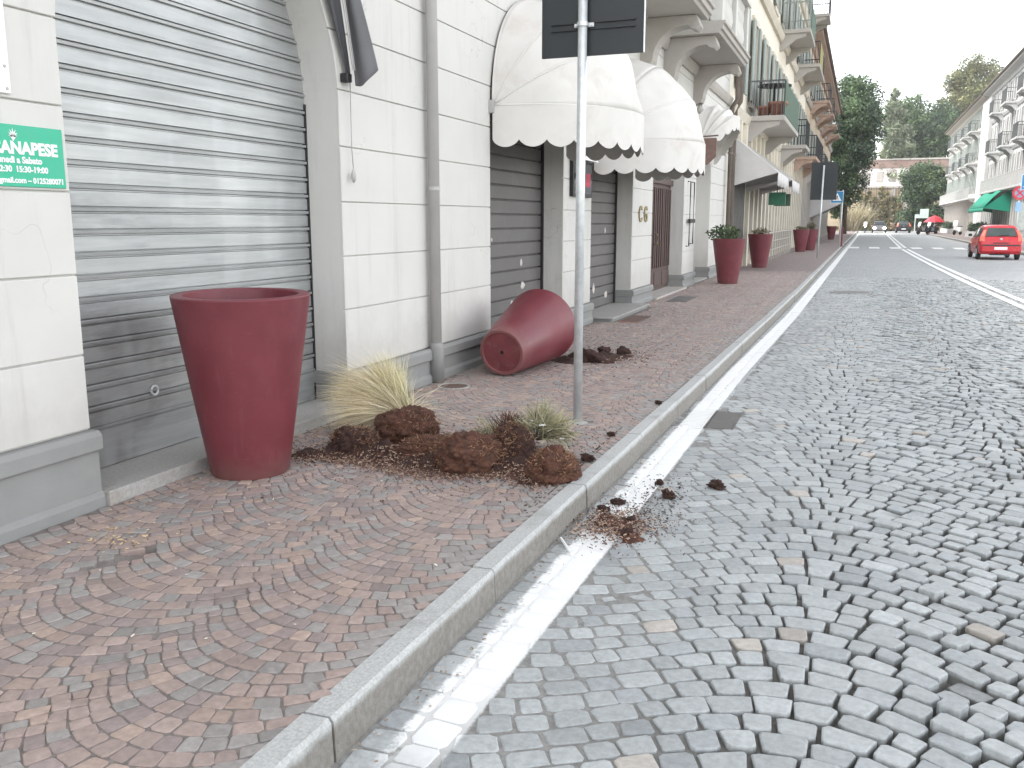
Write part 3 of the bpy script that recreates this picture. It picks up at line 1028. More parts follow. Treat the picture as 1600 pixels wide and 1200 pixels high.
# the panelled wooden door
o4 = OPEN[3]
door = MB().prism([(edge(o4, z, True) - 0.01, z) for z in np.linspace(0.165, 2.45 + 1.3, 24)] + [(edge(o4, z, False) + 0.01, z) for z in np.linspace(2.45 + 1.3, 0.165, 24)], 'x', -3.76, -3.70).build('door', WOOD, shop)
for ya, yb in ((15.72, 16.38), (16.44, 17.10), (17.18, 17.84), (17.90, 18.56)):
    for za, zb in ((0.62, 2.1), ):
        MB().box(-3.70, -3.675, ya, yb, 0.23, 0.52).build('door_panel', WOOD, door, bevel=0.012)
        m = MB()
        for yy in np.linspace(ya, yb - 0.07, 4):
            m.box(-3.70, -3.668, yy, yy + 0.06, 0.60, 2.12)
        m.build('door_panel', WOOD, door, bevel=0.006)
m = MB().box(-3.70, -3.645, 15.67, 18.61, 2.2, 2.30)
m.build('door_rail', WOOD, door)
MB().box(-3.698, -3.69, 15.8, 18.5, 2.32, 2.75).build('transom_pane', GLASS, door)
MB().tube([(-3.66, 17.06, 1.05), (-3.61, 17.06, 1.07), (-3.61, 17.06, 1.25), (-3.66, 17.06, 1.27)], 0.012, 6).build('door_handle', GOLD, door, smooth=True)
# the last arch: a plain recessed bay
o5 = OPEN[4]
MB().prism([(edge(o5, z, True) - 0.01, z) for z in np.linspace(0.16, 3.29, 24)] + [(edge(o5, z, False) + 0.01, z) for z in np.linspace(3.29, 0.16, 24)], 'x', -3.86, -3.82).build('recess_wall', STUCCO, shop)
# string course and stone bands below the balconies
MB().prism([(WX - 0.02, 4.42), (WX + 0.05, 4.42), (WX + 0.09, 4.50), (WX + 0.12, 4.60), (WX - 0.02, 4.60)], 'y', -3, 24.5).build('cornice_band', STONETRIM, shop)


def stone_balcony(y0, y1, z, parent):
    b = MB().prism([(WX - 0.02, z), (-2.46, z), (-2.44, z + 0.05), (-2.40, z + 0.06), (-2.40, z + 0.14), (-2.36, z + 0.15), (-2.36, z + 0.20), (WX - 0.02, z + 0.20)], 'y', y0, y1).build('balcony', STONETRIM, parent, bevel=0.008)
    for yc in (y0 + 0.32, y1 - 0.32):
        pr = [(WX - 0.02, z - 0.003), (-2.56, z - 0.003), (-2.53, z - 0.08), (-2.50, z - 0.16), (-2.56, z - 0.22), (-2.64, z - 0.20)]
        for t in np.linspace(0, PI / 2, 9):
            pr.append((-2.70 - 0.52 * math.sin(t), z - 0.15 - 0.48 * (1 - math.cos(t))))
        pr += [(-3.26, z - 0.72), (WX - 0.02, z - 0.78)]
        MB().prism(pr, 'y', yc - 0.17, yc + 0.17).build('corbel', STONETRIM, b, bevel=0.012)
        m = MB()
        for k in range(3):
            m.tube([(-3.30, yc - 0.10 + 0.10 * k, z - 0.70), (-3.29, yc - 0.10 + 0.10 * k, z - 0.84), (-3.34, yc - 0.10 + 0.10 * k, z - 0.92)], [0.05, 0.055, 0.02], 7)
        m.build('corbel_drop', STONETRIM, b, smooth=True)
    m = MB()
    zt = z + 0.20
    for ya, yb, xa, xb in ((y0 + 0.02, y0 + 0.24, -2.62, -2.42), (y1 - 0.24, y1 - 0.02, -2.62, -2.42), ((y0 + y1) / 2 - 0.1, (y0 + y1) / 2 + 0.1, -2.62, -2.42), (y0 + 0.02, y0 + 0.2, WX, WX + 0.12), (y1 - 0.2, y1 - 0.02, WX, WX + 0.12)):
        MB().box(xa, xb, ya, yb, zt, zt + 0.92).build('balustrade_post', STUCCO, b, bevel=0.01)
    MB().box(-2.66, -2.38, y0, y1, zt + 0.923, zt + 1.02).build('top_rail', STUCCO, b, bevel=0.012)
    for yy in (y0 + 0.03, y1 - 0.23):
        MB().box(WX + 0.12, -2.665, yy, yy + 0.20, zt + 0.923, zt + 1.02).build('top_rail', STUCCO, b, bevel=0.012)
    prof = [(0.05, 0), (0.05, 0.06), (0.03, 0.10), (0.062, 0.26), (0.05, 0.40), (0.028, 0.52), (0.045, 0.66), (0.03, 0.76), (0.05, 0.84), (0.05, 0.92)]
    pts = [(-2.52, q) for q in np.arange(y0 + 0.36, y1 - 0.3, 0.17) if abs(q - (y0 + y1) / 2) > 0.15]
    pts += [(q, yy) for yy in (y0 + 0.13, y1 - 0.13) for q in np.arange(-3.2, -2.66, 0.17)]
    o0 = MB().lathe(prof, 8, (pts[0][0], pts[0][1], zt)).build('baluster', STUCCO, b, smooth=True)
    for px, py in pts[1:]:
        o = bpy.data.objects.new('baluster', o0.data)
        COL.objects.link(o)
        attach(o, b)
        o.location += Vector((px - pts[0][0], py - pts[0][1], 0))


stone_balcony(11.2, 14.95, 4.60, shop)
stone_balcony(16.1, 19.75, 4.62, shop)
for yc in (12.3, 13.6, 17.3, 18.7, 22.6, 6.9, 4.4, 9.4):
    fr = MB().box(WX - 0.005, WX + 0.05, yc - 0.62, yc - 0.5, 5.0, 7.5).box(WX - 0.005, WX + 0.05, yc + 0.5, yc + 0.62, 5.0, 7.5).box(WX - 0.005, WX + 0.08, yc - 0.7, yc + 0.7, 7.503, 7.65).build('window', STONETRIM, shop)
    MB().box(WX + 0.001, WX + 0.01, yc - 0.5, yc + 0.5, 5.0, 7.5).build('pane', GLASS, fr)

# things on the shop front ------------------------------------------------------------------------------
t = thing('downpipe', 'straight grey painted rain pipe on the pale wall between the two near shutters', 'pipe', (-3.36, 6.90, S), None)
MB().tube([(-3.355, 6.90, S), (-3.355, 6.90, 9.3)], 0.047, 14).build('pipe', PIPE_GREY, t, smooth=True)
for zz in (1.75, 4.9, 7.5):
    MB().lathe([(0.053, 0), (0.053, 0.03)], 14, (-3.355, 6.90, zz)).build('clamp', PIPE_GREY, t)
MB().lathe([(0.062, 0), (0.062, 0.30), (0.050, 0.34)], 14, (-3.350, 6.90, S)).build('foot_sleeve', PLINTH, t, smooth=True)
for nm, yy, r, lab in (('downpipe', 24.25, 0.06, 'left one of two old dark downpipes in the corner past the stone balconies'), ('downpipe', 24.85, 0.065, 'right one of two old dark downpipes in the corner past the stone balconies')):
    t = thing(nm, lab, 'pipe', (-3.33, yy, S), 'old downpipes where the two buildings meet')
    MB().tube([(-3.30, yy, S), (-3.30, yy, 4.36), (-3.18, yy, 4.55), (-3.18, yy, 9.3)], r, 8).build('pipe', PIPE_DARK, t, smooth=True)
    for zz in (1.2, 3.2):
        MB().lathe([(r + 0.012, 0), (r + 0.012, 0.05)], 8, (-3.30, yy, zz)).build('clamp', PIPE_DARK, t)

# signs on the first pier
t = thing('shop_sign', 'green shop sign with white lettering on the wall left of the big shutter', 'sign', (-3.41, 2.8, 1.64))
MB().box(WX + 0.001, WX + 0.008, 2.34, 3.185, 1.645, 1.905).build('sign_board', SIGN_GREEN, t, bevel=0.002, segs=1)
X = WX + 0.0085
text_mesh('CANAPESE', 0.071, WHITE, 'lettering', t, facing_x(X, 3.150, 1.785), bold=0.0032)
text_mesh('Lunedì a Sabato', 0.038, WHITE, 'lettering', t, facing_x(X, 3.062, 1.746), bold=0.0014)
text_mesh('15:30-19:00', 0.035, WHITE, 'lettering', t, facing_x(X, 3.090, 1.708), bold=0.0013)
text_mesh('12:30', 0.035, WHITE, 'lettering', t, facing_x(X, 2.905, 1.708), bold=0.0013)
text_mesh('gmail.com – 0125280071', 0.033, WHITE, 'lettering', t, facing_x(X, 3.172, 1.662), bold=0.0012)
m = MB()                                   # the white leaf-and-star emblem above the name
for k in range(7):
    a = math.radians(-84 + 28 * k)
    l = 0.036 * (1 - 0.35 * abs(k - 3) / 3)
    c, s_ = math.sin(a), math.cos(a)
    by, bz = 2.925, 1.856
    m.prism([(by, bz), (by + 0.35 * l * c + 0.004 * s_, bz + 0.35 * l * s_ - 0.004 * c), (by + l * c, bz + l * s_), (by + 0.35 * l * c - 0.004 * s_, bz + 0.35 * l * s_ + 0.004 * c)], 'x', X, X + 0.001)
m.prism([(2.925, 1.836), (2.908, 1.858), (2.942, 1.858)], 'x', X, X + 0.001)
m.build('leaf_emblem', WHITE, t, fix=True)
t = thing('wall_plaque', 'blank white plaque fixed with screws above the green shop sign', 'plaque', (-3.41, 2.6, 2.0))
MB().box(WX + 0.001, WX + 0.014, 2.2, 2.935, 2.03, 2.85).build('board', WHITE, t, bevel=0.002, segs=1)
for yy, zz in ((2.915, 2.05), (2.912, 2.14), (2.915, 2.8)):
    MB().lathe([(0.007, 0), (0.006, 0.003), (0, 0.004)], 10).xform(Matrix.Translation((WX + 0.014, yy, zz)) @ Matrix.Rotation(PI / 2, 4, 'Y')).build('screw', PIPE_GREY, t)


# arched awnings -----------------------------------------------------------------------------------------
def dome_awning(label, group, y0, y1, zp, proj, angs, val, cloth, name='awning', scal=0.27, nexp=2.15, frame=None, sag=0.05):
    yc, R = (y0 + y1) / 2, (y1 - y0) / 2
    t = thing(name, label, 'awning', (WX, yc, zp), group)

    def pt(u, th, inset=1.0):
        a = PI * u
        c, s_ = math.cos(a), math.sin(a)
        yy = -math.copysign(abs(c) ** (2 / nexp), c) * R
        d = abs(s_) ** (2 / nexp) * proj * inset
        return (WX + 0.03 + d * math.cos(th), yc + yy * 0.995, zp + d * math.sin(th))
    bay = MB()
    nb = 10
    for a0, a1 in zip(angs[:-1], angs[1:]):
        def fn(u, v):
            th = a0 + (a1 - a0) * v
            return pt(u, th, 1 - sag * 4 * v * (1 - v) * (0.6 + 0.9 * noise.noise((u * 5, v * 1.5, a0 * 3)) + 0.35 * noise.noise((u * 16, v * 3, a0 * 5 + yc))))
        bay.grid(fn, 72, nb)
    bay.build('canopy', cloth, t, smooth=True, fix=False, solid=0.004)
    for a in angs:
        MB().tube([pt(u, a, 0.992) for u in np.linspace(0, 1, 33)], 0.011, 6).build('hoop', frame or cloth, t, smooth=True)
    last = angs[-1]
    # arc length along the front hoop for the scallops
    NV = 420
    us = np.linspace(0, 1, NV)
    P = [Vector(pt(u, last)) for u in us]
    L = [0]
    for a, b in zip(P[:-1], P[1:]):
        L.append(L[-1] + (b - a).length)
    ns = max(3, round(L[-1] / scal))
    m = MB()
    vs, fs = [], []
    for i in range(NV):
        f = (L[i] / L[-1] * ns) % 1.0
        h = val - 0.075 + 0.075 * max(0.0, math.sin(PI * f)) ** 0.62
        fold = 0.005 * math.sin(L[i] * 7.0) + 0.003 * math.sin(L[i] * 17.0) + 0.008 * noise.noise((L[i] * 3, yc, 0))
        nrm = (P[i] - Vector((WX, yc, zp)))
        nrm.z = 0
        nrm = nrm.normalized() if nrm.length > 1e-4 else Vector((1, 0, 0))
        for q in range(5):
            k = q / 4
            w_ = P[i] + nrm * (fold * k + 0.004)
            vs.append((w_.x, w_.y, w_.z - h * k))
    fs = [(i * 5 + q, (i + 1) * 5 + q, (i + 1) * 5 + q + 1, i * 5 + q + 1) for i in range(NV - 1) for q in range(4)]
    m.add(vs, fs).build('valance', cloth, t, smooth=False, fix=False, solid=0.002)
    for yy in (y0, y1):
        MB().box(WX - 0.001, WX + 0.05, yy - 0.025, yy + 0.025, zp - 0.07, zp + 0.05).build('pivot_bracket', PIPE_GREY, t, bevel=0.006)
    return t


R_ = math.radians
dome_awning('large cream scalloped dome awning behind the near sign pole', 'cream dome awnings', 8.28, 10.62, 2.59, 1.17, [R_(90), R_(61), R_(31), R_(0)], 0.39, CREAM)
dome_awning('second cream scalloped dome awning, just past the large one', 'cream dome awnings', 11.85, 14.2, 2.52, 1.25, [R_(90), R_(60), R_(30), R_(2)], 0.42, CREAM)
dome_awning('small cream awning folded up under the end of the far stone balcony', 'cream dome awnings', 19.9, 22.1, 3.05, 1.0, [R_(92), R_(75), R_(60), R_(46)], 0.30, CREAM, sag=0.10)
t = thing('awning', 'dark grey awning rolled up above the big galvanised shutter, one end of its cloth hanging', 'awning', (-3.4, 5.65, 2.45))
MB().tube([(-3.26, 3.1, 3.78), (-3.26, 5.72, 3.78)], 0.10, 14).build('cloth_roll', DARKCLOTH, t, smooth=True)
MB().box(WX, -3.2, 3.06, 3.09, 3.6, 3.95).box(WX, -3.2, 5.73, 5.76, 3.6, 3.95).build('end_plate', PIPE_GREY, t)


def flap(u, v):
    """hanging end of the cloth: u across from the wall outwards, v from the roll down to the hem"""
    zt, zb = 3.75, 2.43 + 0.09 * u - 0.04 * math.sin(PI * u)
    wd = 0.05 + 0.15 * v ** 1.3
    fold = 0.022 * math.sin(u * 6.5 + 0.8) * (0.35 + 0.65 * v)
    return (WX + 0.045 + wd * u, 5.70 - 0.34 * (1 - v) ** 1.25 + fold - 0.03 * u, zt + (zb - zt) * v)


MB().grid(flap, 26, 24).build('hanging_cloth', M('mid grey awning lining', (0.17, 0.17, 0.18), 0.75, ns=4, amt=0.1), t, smooth=True, fix=False, solid=0.006)


def flap2(u, v):
    k = (1 - v) ** 1.15
    return (WX + 0.03 + 0.04 * math.sin(u * 11) * k + 0.05 * k, 5.63 - 0.75 * k + (0.05 + 0.40 * k) * u, 3.78 + (2.46 - 3.78) * v)


MB().grid(flap2, 22, 16).build('hanging_cloth', DARKCLOTH, t, smooth=True, fix=False, solid=0.006)
for yy in (5.62, 5.645):
    MB().tube([(WX + 0.12, yy - 0.25, 3.3), (WX + 0.085, yy, 2.52)], 0.005, 6).build('arm', PIPE_GREY, t)
MB().box(WX, WX + 0.06, 5.585, 5.65, 2.44, 2.50).build('pivot_bracket', BLACKMETAL, t, bevel=0.008)
t = thing('pull_cord', 'thin cord with a small weight hanging on the pale wall right of the big shutter', 'cord', (-3.38, 5.66, 1.6))
MB().tube([(-3.385, 5.66, 2.45), (-3.39, 5.665, 2.0), (-3.385, 5.67, 1.86)], 0.004, 5).build('cord', PIPE_GREY, t, smooth=True)
MB().lathe([(0.004, 0), (0.016, 0.02), (0.02, 0.05), (0.010, 0.085), (0.003, 0.10)], 10, (-3.385, 5.67, 1.765)).build('weight', PIPE_GREY, t, smooth=True)

# poster case, paper notice, letters, lamps, brackets
t = thing('poster_case', 'small dark glazed display case with red posters on the pier behind the pole', 'display case', (-3.40, 11.2, 1.9))
MB().box(WX + 0.001, WX + 0.05, 10.86, 11.70, 1.80, 2.25).build('case', BLACKMETAL, t, bevel=0.006)
MB().box(WX + 0.0505, WX + 0.053, 10.90, 11.66, 1.84, 2.21).build('pane', GLASS, t)
MB().box(WX + 0.0535, WX + 0.055, 11.02, 11.2, 1.90, 2.12).build('poster', M('dark red poster', (0.16, 0.03, 0.05), 0.6, ns=14, amt=0.6), t)
MB().box(WX + 0.0535, WX + 0.055, 11.40, 11.6, 1.93, 2.10).build('poster', M('bright red poster', (0.42, 0.05, 0.08), 0.6, ns=14, amt=0.5), t)
MB().prism([(WX + 0.001, 2.26), (WX + 0.12, 2.255), (WX + 0.10, 2.30), (WX + 0.001, 2.33)], 'y', 10.8, 11.76).build('case_roof', WHITE, t)
t = MB().box(-3.695, -3.692, 12.12, 12.42, 1.80, 2.16).build('paper_notice', PAPER)
tag(t, 'pale paper notice stuck on the second grey shutter', 'notice')
t = thing('brass_letters', 'two brass letters fixed on the pale pier left of the wooden door', 'letters', (-3.41, 14.95, 1.6))
text_mesh('C', 0.36, GOLD, 'letter', t, facing_x(WX + 0.004, 14.60, 1.49), 'LEFT', 0.006, extrude=0.015)
text_mesh('G', 0.36, GOLD, 'letter', t, facing_x(WX + 0.004, 14.98, 1.49), 'LEFT', 0.006, extrude=0.015)
t = thing('wall_lamp', 'white box floodlight on the wall above the large cream awning', 'lamp', (-3.38, 9.7, 3.75))
MB().box(WX, WX + 0.25, 9.84, 9.88, 3.86, 3.90).build('arm', PIPE_GREY, t)
MB().prism([(WX + 0.16, 3.60), (WX + 0.36, 3.66), (WX + 0.42, 3.86), (WX + 0.20, 3.84)], 'y', 9.68, 10.04).build('lamp_housing', PIPE_GREY, t, bevel=0.01)
t = thing('wall_lamp', 'grey box floodlight on the wall between the two cream awnings', 'lamp', (-3.38, 11.3, 3.2))
MB().box(WX, WX + 0.22, 11.21, 11.25, 3.28, 3.32).build('arm', PIPE_GREY, t)
MB().prism([(WX + 0.14, 3.05), (WX + 0.34, 3.08), (WX + 0.40, 3.26), (WX + 0.18, 3.28)], 'y', 11.04, 11.42).build('lamp_housing', PIPE_GREY, t, bevel=0.01)
t = thing('wall_bracket', 'thin black iron rods bracketed to the pier right of the wooden door', 'bracket', (-3.38, 19.2, 1.0))
for yy, z0, z1 in ((19.0, 0.98, 2.30), (19.45, 1.02, 2.30)):
    MB().tube([(WX, yy, z0), (WX + 0.06, yy, z0), (WX + 0.06, yy, z1), (WX, yy, z1)], 0.014, 6).build('rod', BLACKMETAL, t, smooth=True)
MB().box(WX + 0.04, WX + 0.09, 18.94, 19.52, 1.46, 1.54).build('clasp', BLACKMETAL, t, bevel=0.008)
t = thing('hanging_sign', 'small brown hanging sign on an iron bracket under the folded cream awning', 'sign', (-3.2, 19.75, 2.7))
MB().tube([(WX, 19.75, 3.25), (-2.95, 19.75, 3.27)], 0.018, 6).build('arm', PIPE_DARK, t)
MB().prism([(-3.36, 3.22), (-2.98, 3.22), (-2.98, 2.84), (-3.17, 2.66), (-3.36, 2.84)], 'y', 19.735, 19.765).build('sign_board', M('brown sign', (0.20, 0.12, 0.10), 0.6, ns=8, amt=0.3), t, bevel=0.006)

# ================================================================== BUILDINGS FURTHER ALONG
def rail_bars(b, outer, side, xw, y0, y1, z, h, mat, screen=None, smat=None):
    X = lambda d: xw + side * d
    m = MB()
    for q in np.arange(y0 + 0.04, y1, 0.13):
        m.box(X(outer) - 0.01, X(outer) + 0.01, q - 0.01, q + 0.01, z, z + h)
    for yy in (y0 + 0.03, y1 - 0.03):
        for d in np.arange(0.1, outer, 0.13):
            m.box(X(d) - 0.01, X(d) + 0.01, yy - 0.01, yy + 0.01, z, z + h)
    tag(m.build('railing_bars', mat, b), kind='stuff')
    a, c = sorted((X(outer - 0.02), X(outer + 0.02)))
    m = MB().box(a, c, y0, y1, z + h + 0.002, z + h + 0.045)
    a, c = sorted((X(0.0), X(outer - 0.022)))
    m.box(a, c, y0 + 0.01, y0 + 0.05, z + h + 0.002, z + h + 0.045).box(a, c, y1 - 0.05, y1 - 0.01, z + h + 0.002, z + h + 0.045)
    m.build('hand_rail', mat, b)
    if screen:
        a, c = sorted((X(outer + 0.022), X(outer + 0.034)))
        MB().box(a, c, y0 + screen[0], y0 + screen[1], z + 0.03, z + h).build('balcony_screen', smat, b)


def balcony(parent, xw, side, y0, y1, z, out, wallmat, railmat, screen=None, smat=None, h=0.95, solid=False):
    X = lambda d: xw + side * d
    a, c = sorted((X(-0.02), X(out)))
    b = MB().box(a, c, y0, y1, z, z + 0.15).build('balcony', wallmat, parent, bevel=0.02)
    for yc in (y0 + 0.2, y1 - 0.2):
        pr = [(X(-0.02), z - 0.003), (X(out * 0.86), z - 0.003), (X(out * 0.84), z - 0.12), (X(out * 0.5), z - 0.22), (X(0.18), z - 0.55), (X(-0.02), z - 0.62)]
        MB().prism(pr, 'y', yc - 0.11, yc + 0.11).build('corbel', wallmat, b)
    rail_bars(b, out - 0.05, side, xw, y0, y1, z + 0.15, h, railmat, screen, smat)
    return b


def row_house(name, label, xw, side, y0, y1, zt, wallmat, trim, floors, wstep, shut, ground=4.2, wy0=None, wz=1.0, depth=11, eave=0.7, eavemat=None, pil=1.25, gap_pil=True):
    """a terrace facade: render wall, string courses, windows with frames, panes and open shutters, pilasters below"""
    X = lambda d: xw + side * d
    t = tag(thing(name, None, None, (X(-1), (y0 + y1) / 2, S)), label, 'building')

    def bx(nm, d0, d1, ya, yb, za, zb, mat, par=t, **k):
        a, c = sorted((X(d0), X(d1)))
        return MB().box(a, c, ya, yb, za, zb).build(nm, mat, par, **k)
    bx('wall', -depth, 0, y0 + 0.003, y1 - 0.003, -0.05, zt, wallmat)
    for z in [ground] + [f[0] - 0.75 for f in floors[1:]]:
        pr = [(X(-0.01), z), (X(0.10), z), (X(0.16), z + 0.12), (X(0.20), z + 0.22), (X(-0.01), z + 0.24)]
        MB().prism(pr, 'y', y0 + 0.01, y1 - 0.01).build('string_course', trim, t)
    pr = [(X(-0.01), zt - 0.5), (X(0.12), zt - 0.5), (X(0.2), zt - 0.25), (X(eave), zt - 0.14), (X(eave), zt), (X(-0.01), zt)]
    MB().prism(pr, 'y', y0, y1).build('cornice', eavemat or trim, t)
    pr = [(X(eave + 0.08), zt + 0.003), (X(eave + 0.08), zt + 0.12), (X(-depth / 2), zt + 2.4), (X(-depth), zt + 0.12), (X(-depth), zt + 0.003)]
    MB().prism(pr, 'y', y0 - 0.1, y1 + 0.1).build('roof', ROOFTILE, t)
    MB().tube([(X(eave + 0.14), y0, zt + 0.06), (X(eave + 0.14), y1, zt + 0.06)], 0.07, 6).build('gutter', PIPE_DARK, t)
    yy = (wy0 if wy0 is not None else y0 + 1.6)
    protos = {}
    while yy < y1 - 0.8:
        for (za, zb) in floors:
            key = round(zb - za, 3)
            if key not in protos:
                a, c = sorted((X(0.0), X(0.07)))
                fr = MB().box(a, c, yy - wz / 2 - 0.14, yy - wz / 2, za, zb).box(a, c, yy + wz / 2, yy + wz / 2 + 0.14, za, zb).box(a, c, yy - wz / 2 - 0.2, yy + wz / 2 + 0.2, zb + 0.002, zb + 0.16).box(a, c, yy - wz / 2 - 0.2, yy + wz / 2 + 0.2, za - 0.14, za - 0.002)
                fo = fr.build('window', trim, t)
                pa = bx('pane', 0.004, 0.02, yy - wz / 2, yy + wz / 2, za, zb, CURTAIN, fo)
                sash = bx('sash', 0.021, 0.04, yy - 0.04, yy + 0.04, za, zb, WHITE, fo)
                ss = []
                for s_ in (-1, 1):
                    m_ = MB()
                    q0 = yy + s_ * (wz / 2 + 0.02)
                    q1 = q0 + s_ * wz / 2
                    a, c = sorted((X(0.085), X(0.125)))
                    m_.box(a, c, min(q0, q1), max(q0, q1), za, zb)
                    ss.append(m_.build('shutter', shut, fo))
                protos[key] = (fo, yy, za)
            else:
                fo, py, pz = protos[key]
                c_ = copy_tree(fo, t)
                c_.location = fo.location + Vector((0, yy - py, za - pz))
        yy += wstep
    q = y0 + 0.3
    pme = None
    while q < y1 - 0.3:
        wd = 0.34
        if pme is None:
            po = bx('pilaster', -0.01, 0.14, q, q + wd, 0.0, ground - 0.02, trim)
            pme = (po, q)
        else:
            c_ = copy_tree(pme[0], t)
            c_.location = pme[0].location + Vector((0, q - pme[1], 0))
        if pil - wd > 0.6:
            if pme and len(pme) == 2:
                bay = bx('shop_window', 0.0, 0.03, q + wd, q + pil, 0.45, ground - 0.75, M('dull shop glass', (0.10, 0.10, 0.095), 0.25, ns=0.6, amt=0.3))
                pme = pme + (bay,)
            elif pme:
                c_ = copy_tree(pme[2], t)
                c_.location = pme[2].location + Vector((0, q - pme[1], 0))
        q += pil
    return t


b2 = row_house('cream_house', 'tall cream house with pilasters at street level, next along from the shop building', WX, 1, 24.56, 54.6, 14.2, CREAMWALL, CREAMTRIM, [(5.0, 7.3), (9.0, 11.1), (12.3, 13.4)], 3.05, SHUTGREEN, ground=4.25, wy0=26.2)
balcony(b2, WX, 1, 28.0, 33.9, 4.38, 1.12, STONETRIM, RAILGREY, (0.05, 5.85), GREENSCREEN)
balcony(b2, WX, 1, 38.8, 41.2, 4.36, 1.12, STONETRIM, BLACKMETAL)
MB().prism([(24.9, S), (27.4, S), (27.4, 3.2), (24.9, 3.2)], 'x', WX + 0.003, WX + 0.16).build('shop_doorway', M('dark doorway', (0.035, 0.033, 0.032), 0.5, ns=1, amt=0.2), b2)
balcony(b2, WX, 1, 46.5, 54.2, 4.40, 1.15, BROWNTRIM, BLACKMETAL)
balcony(b2, WX, 1, 37.5, 41.0, 8.55, 1.12, STONETRIM, SHUTGREEN, (0.6, 3.4), GREENSCREEN)
balcony(b2, WX, 1, 45.5, 50.5, 8.5, 1.12, STONETRIM, BLACKMETAL, (0.2, 3.0), M('ochre cloth', (0.28, 0.25, 0.08), 0.8))
balcony(b2, WX, 1, 52.0, 54.4, 12.0, 1.12, STONETRIM, BLACKMETAL)
b3 = row_house('ochre_house', 'ochre house with deep brown timber eaves, far end of the left row', WX, 1, 54.62, 97.0, 11.9, OCHREWALL, STONETRIM, [(5.0, 7.0), (8.9, 10.7)], 3.3, SHUTGREEN, ground=4.1, eave=0.7, eavemat=BROWNTRIM)
for q in (59.3, 66.5, 74, 82):
    balcony(b3, WX, 1, q, q + 3.2, 8.5, 1.12, BROWNTRIM, BLACKMETAL)
    balcony(b3, WX, 1, q - 1, q + 3.2, 4.3, 1.12, STONETRIM, BLACKMETAL)
XR_ = 10.3
r1 = row_house('grey_house', 'grey house with balconies above the green awning on the right side', XR_, -1, 52.0, 95.8, 13.0, GREYWALL, GREYTRIM, [(4.4, 6.4), (7.6, 9.6), (10.7, 12.3)], 2.4, GREYTRIM, ground=3.45, wz=0.95)
r2 = row_house('grey_house', 'grey house at the far end of the right row, left of the other', XR_, -1, 95.82, 136.0, 12.9, GREYWALL, STONETRIM, [(4.4, 6.4), (7.6, 9.6), (10.7, 12.3)], 2.6, SHUTGREEN, ground=3.45, wz=0.95)
for ya, yb in ((92.6, 95.7), (95.9, 98.6)):
    MB().box(XR_ - 0.32, XR_ + 0.5, ya, yb, 0, 12.4).build('corner_pier', GREYTRIM if ya < 95 else GREYWALL, r1 if ya < 95 else r2)
for q in (56, 63.5, 71, 78.6, 86):
    balcony(r1, XR_, -1, q, q + 2.3, 7.0, 0.95, GREYTRIM, RAILGREY)
    balcony(r1, XR_, -1, q - 0.4, q + 2.0, 10.15, 0.95, GREYTRIM, RAILGREY)
balcony(r1, XR_, -1, 60, 90, 3.75, 0.9, GREYTRIM, GREYTRIM)
for q in (102, 109, 117, 125):
    balcony(r2, XR_, -1, q, q + 3.0, 7.0, 0.95, GREYTRIM, RAILGREY)
    balcony(r2, XR_, -1, q, q + 3.0, 10.1, 0.95, GREYTRIM, RAILGREY)
balcony(r2, XR_, -1, 99, 135, 3.55, 0.9, GREYTRIM, GREYTRIM)


def slope_awning(label, group, xw, side, y0, y1, zw, zf, out, val, cloth, sides=True, trim=None, name='awning', bulge=-0.05):
    X = lambda d: xw + side * d
    t = thing(name, label, 'awning', (X(0), (y0 + y1) / 2, zw), group)
    n = 10
    MB().grid(lambda u, v: (X(0.03 + out * v), y0 + (y1 - y0) * u, zw + (zf - zw) * v + bulge * math.sin(PI * v) * (1 + 0.3 * math.sin(9 * u))), 12, 6).build('canopy', cloth, t, smooth=True, fix=False, solid=0.005)
    m = MB()
    ns = max(3, round((y1 - y0) / 0.28))
    k = ns * 8
    vs = []
    for i in range(k + 1):
        f = (i / 8) % 1
        h = val - 0.05 + 0.05 * math.sin(PI * f)
        yy = y0 + (y1 - y0) * i / k
        vs += [(X(0.03 + out), yy, zf), (X(0.04 + out + 0.02 * math.sin(yy * 8)), yy, zf - h)]
    m.add(vs, [(2 * i, 2 * i + 2, 2 * i + 3, 2 * i + 1) for i in range(k)]).build('valance', cloth, t, smooth=True, fix=False, solid=0.004)
    if sides:
        for yy in (y0, y1):
            MB().add([(X(0.03), yy, zw), (X(0.03 + out), yy, zf), (X(0.03), yy, zf - val)], [(0, 1, 2)]).build('side_panel', cloth, t, fix=False, solid=0.004)
    for yy in (y0 + 0.05, y1 - 0.05):
        MB().tube([(X(0.0), yy, zf - 0.25), (X(out), yy, zf - 0.02)], 0.015, 6).build('arm', PIPE_GREY, t)
    MB().tube([(X(out), y0, zf), (X(out), y1, zf)], 0.018, 6).build('front_bar', PIPE_GREY, t)
    return t


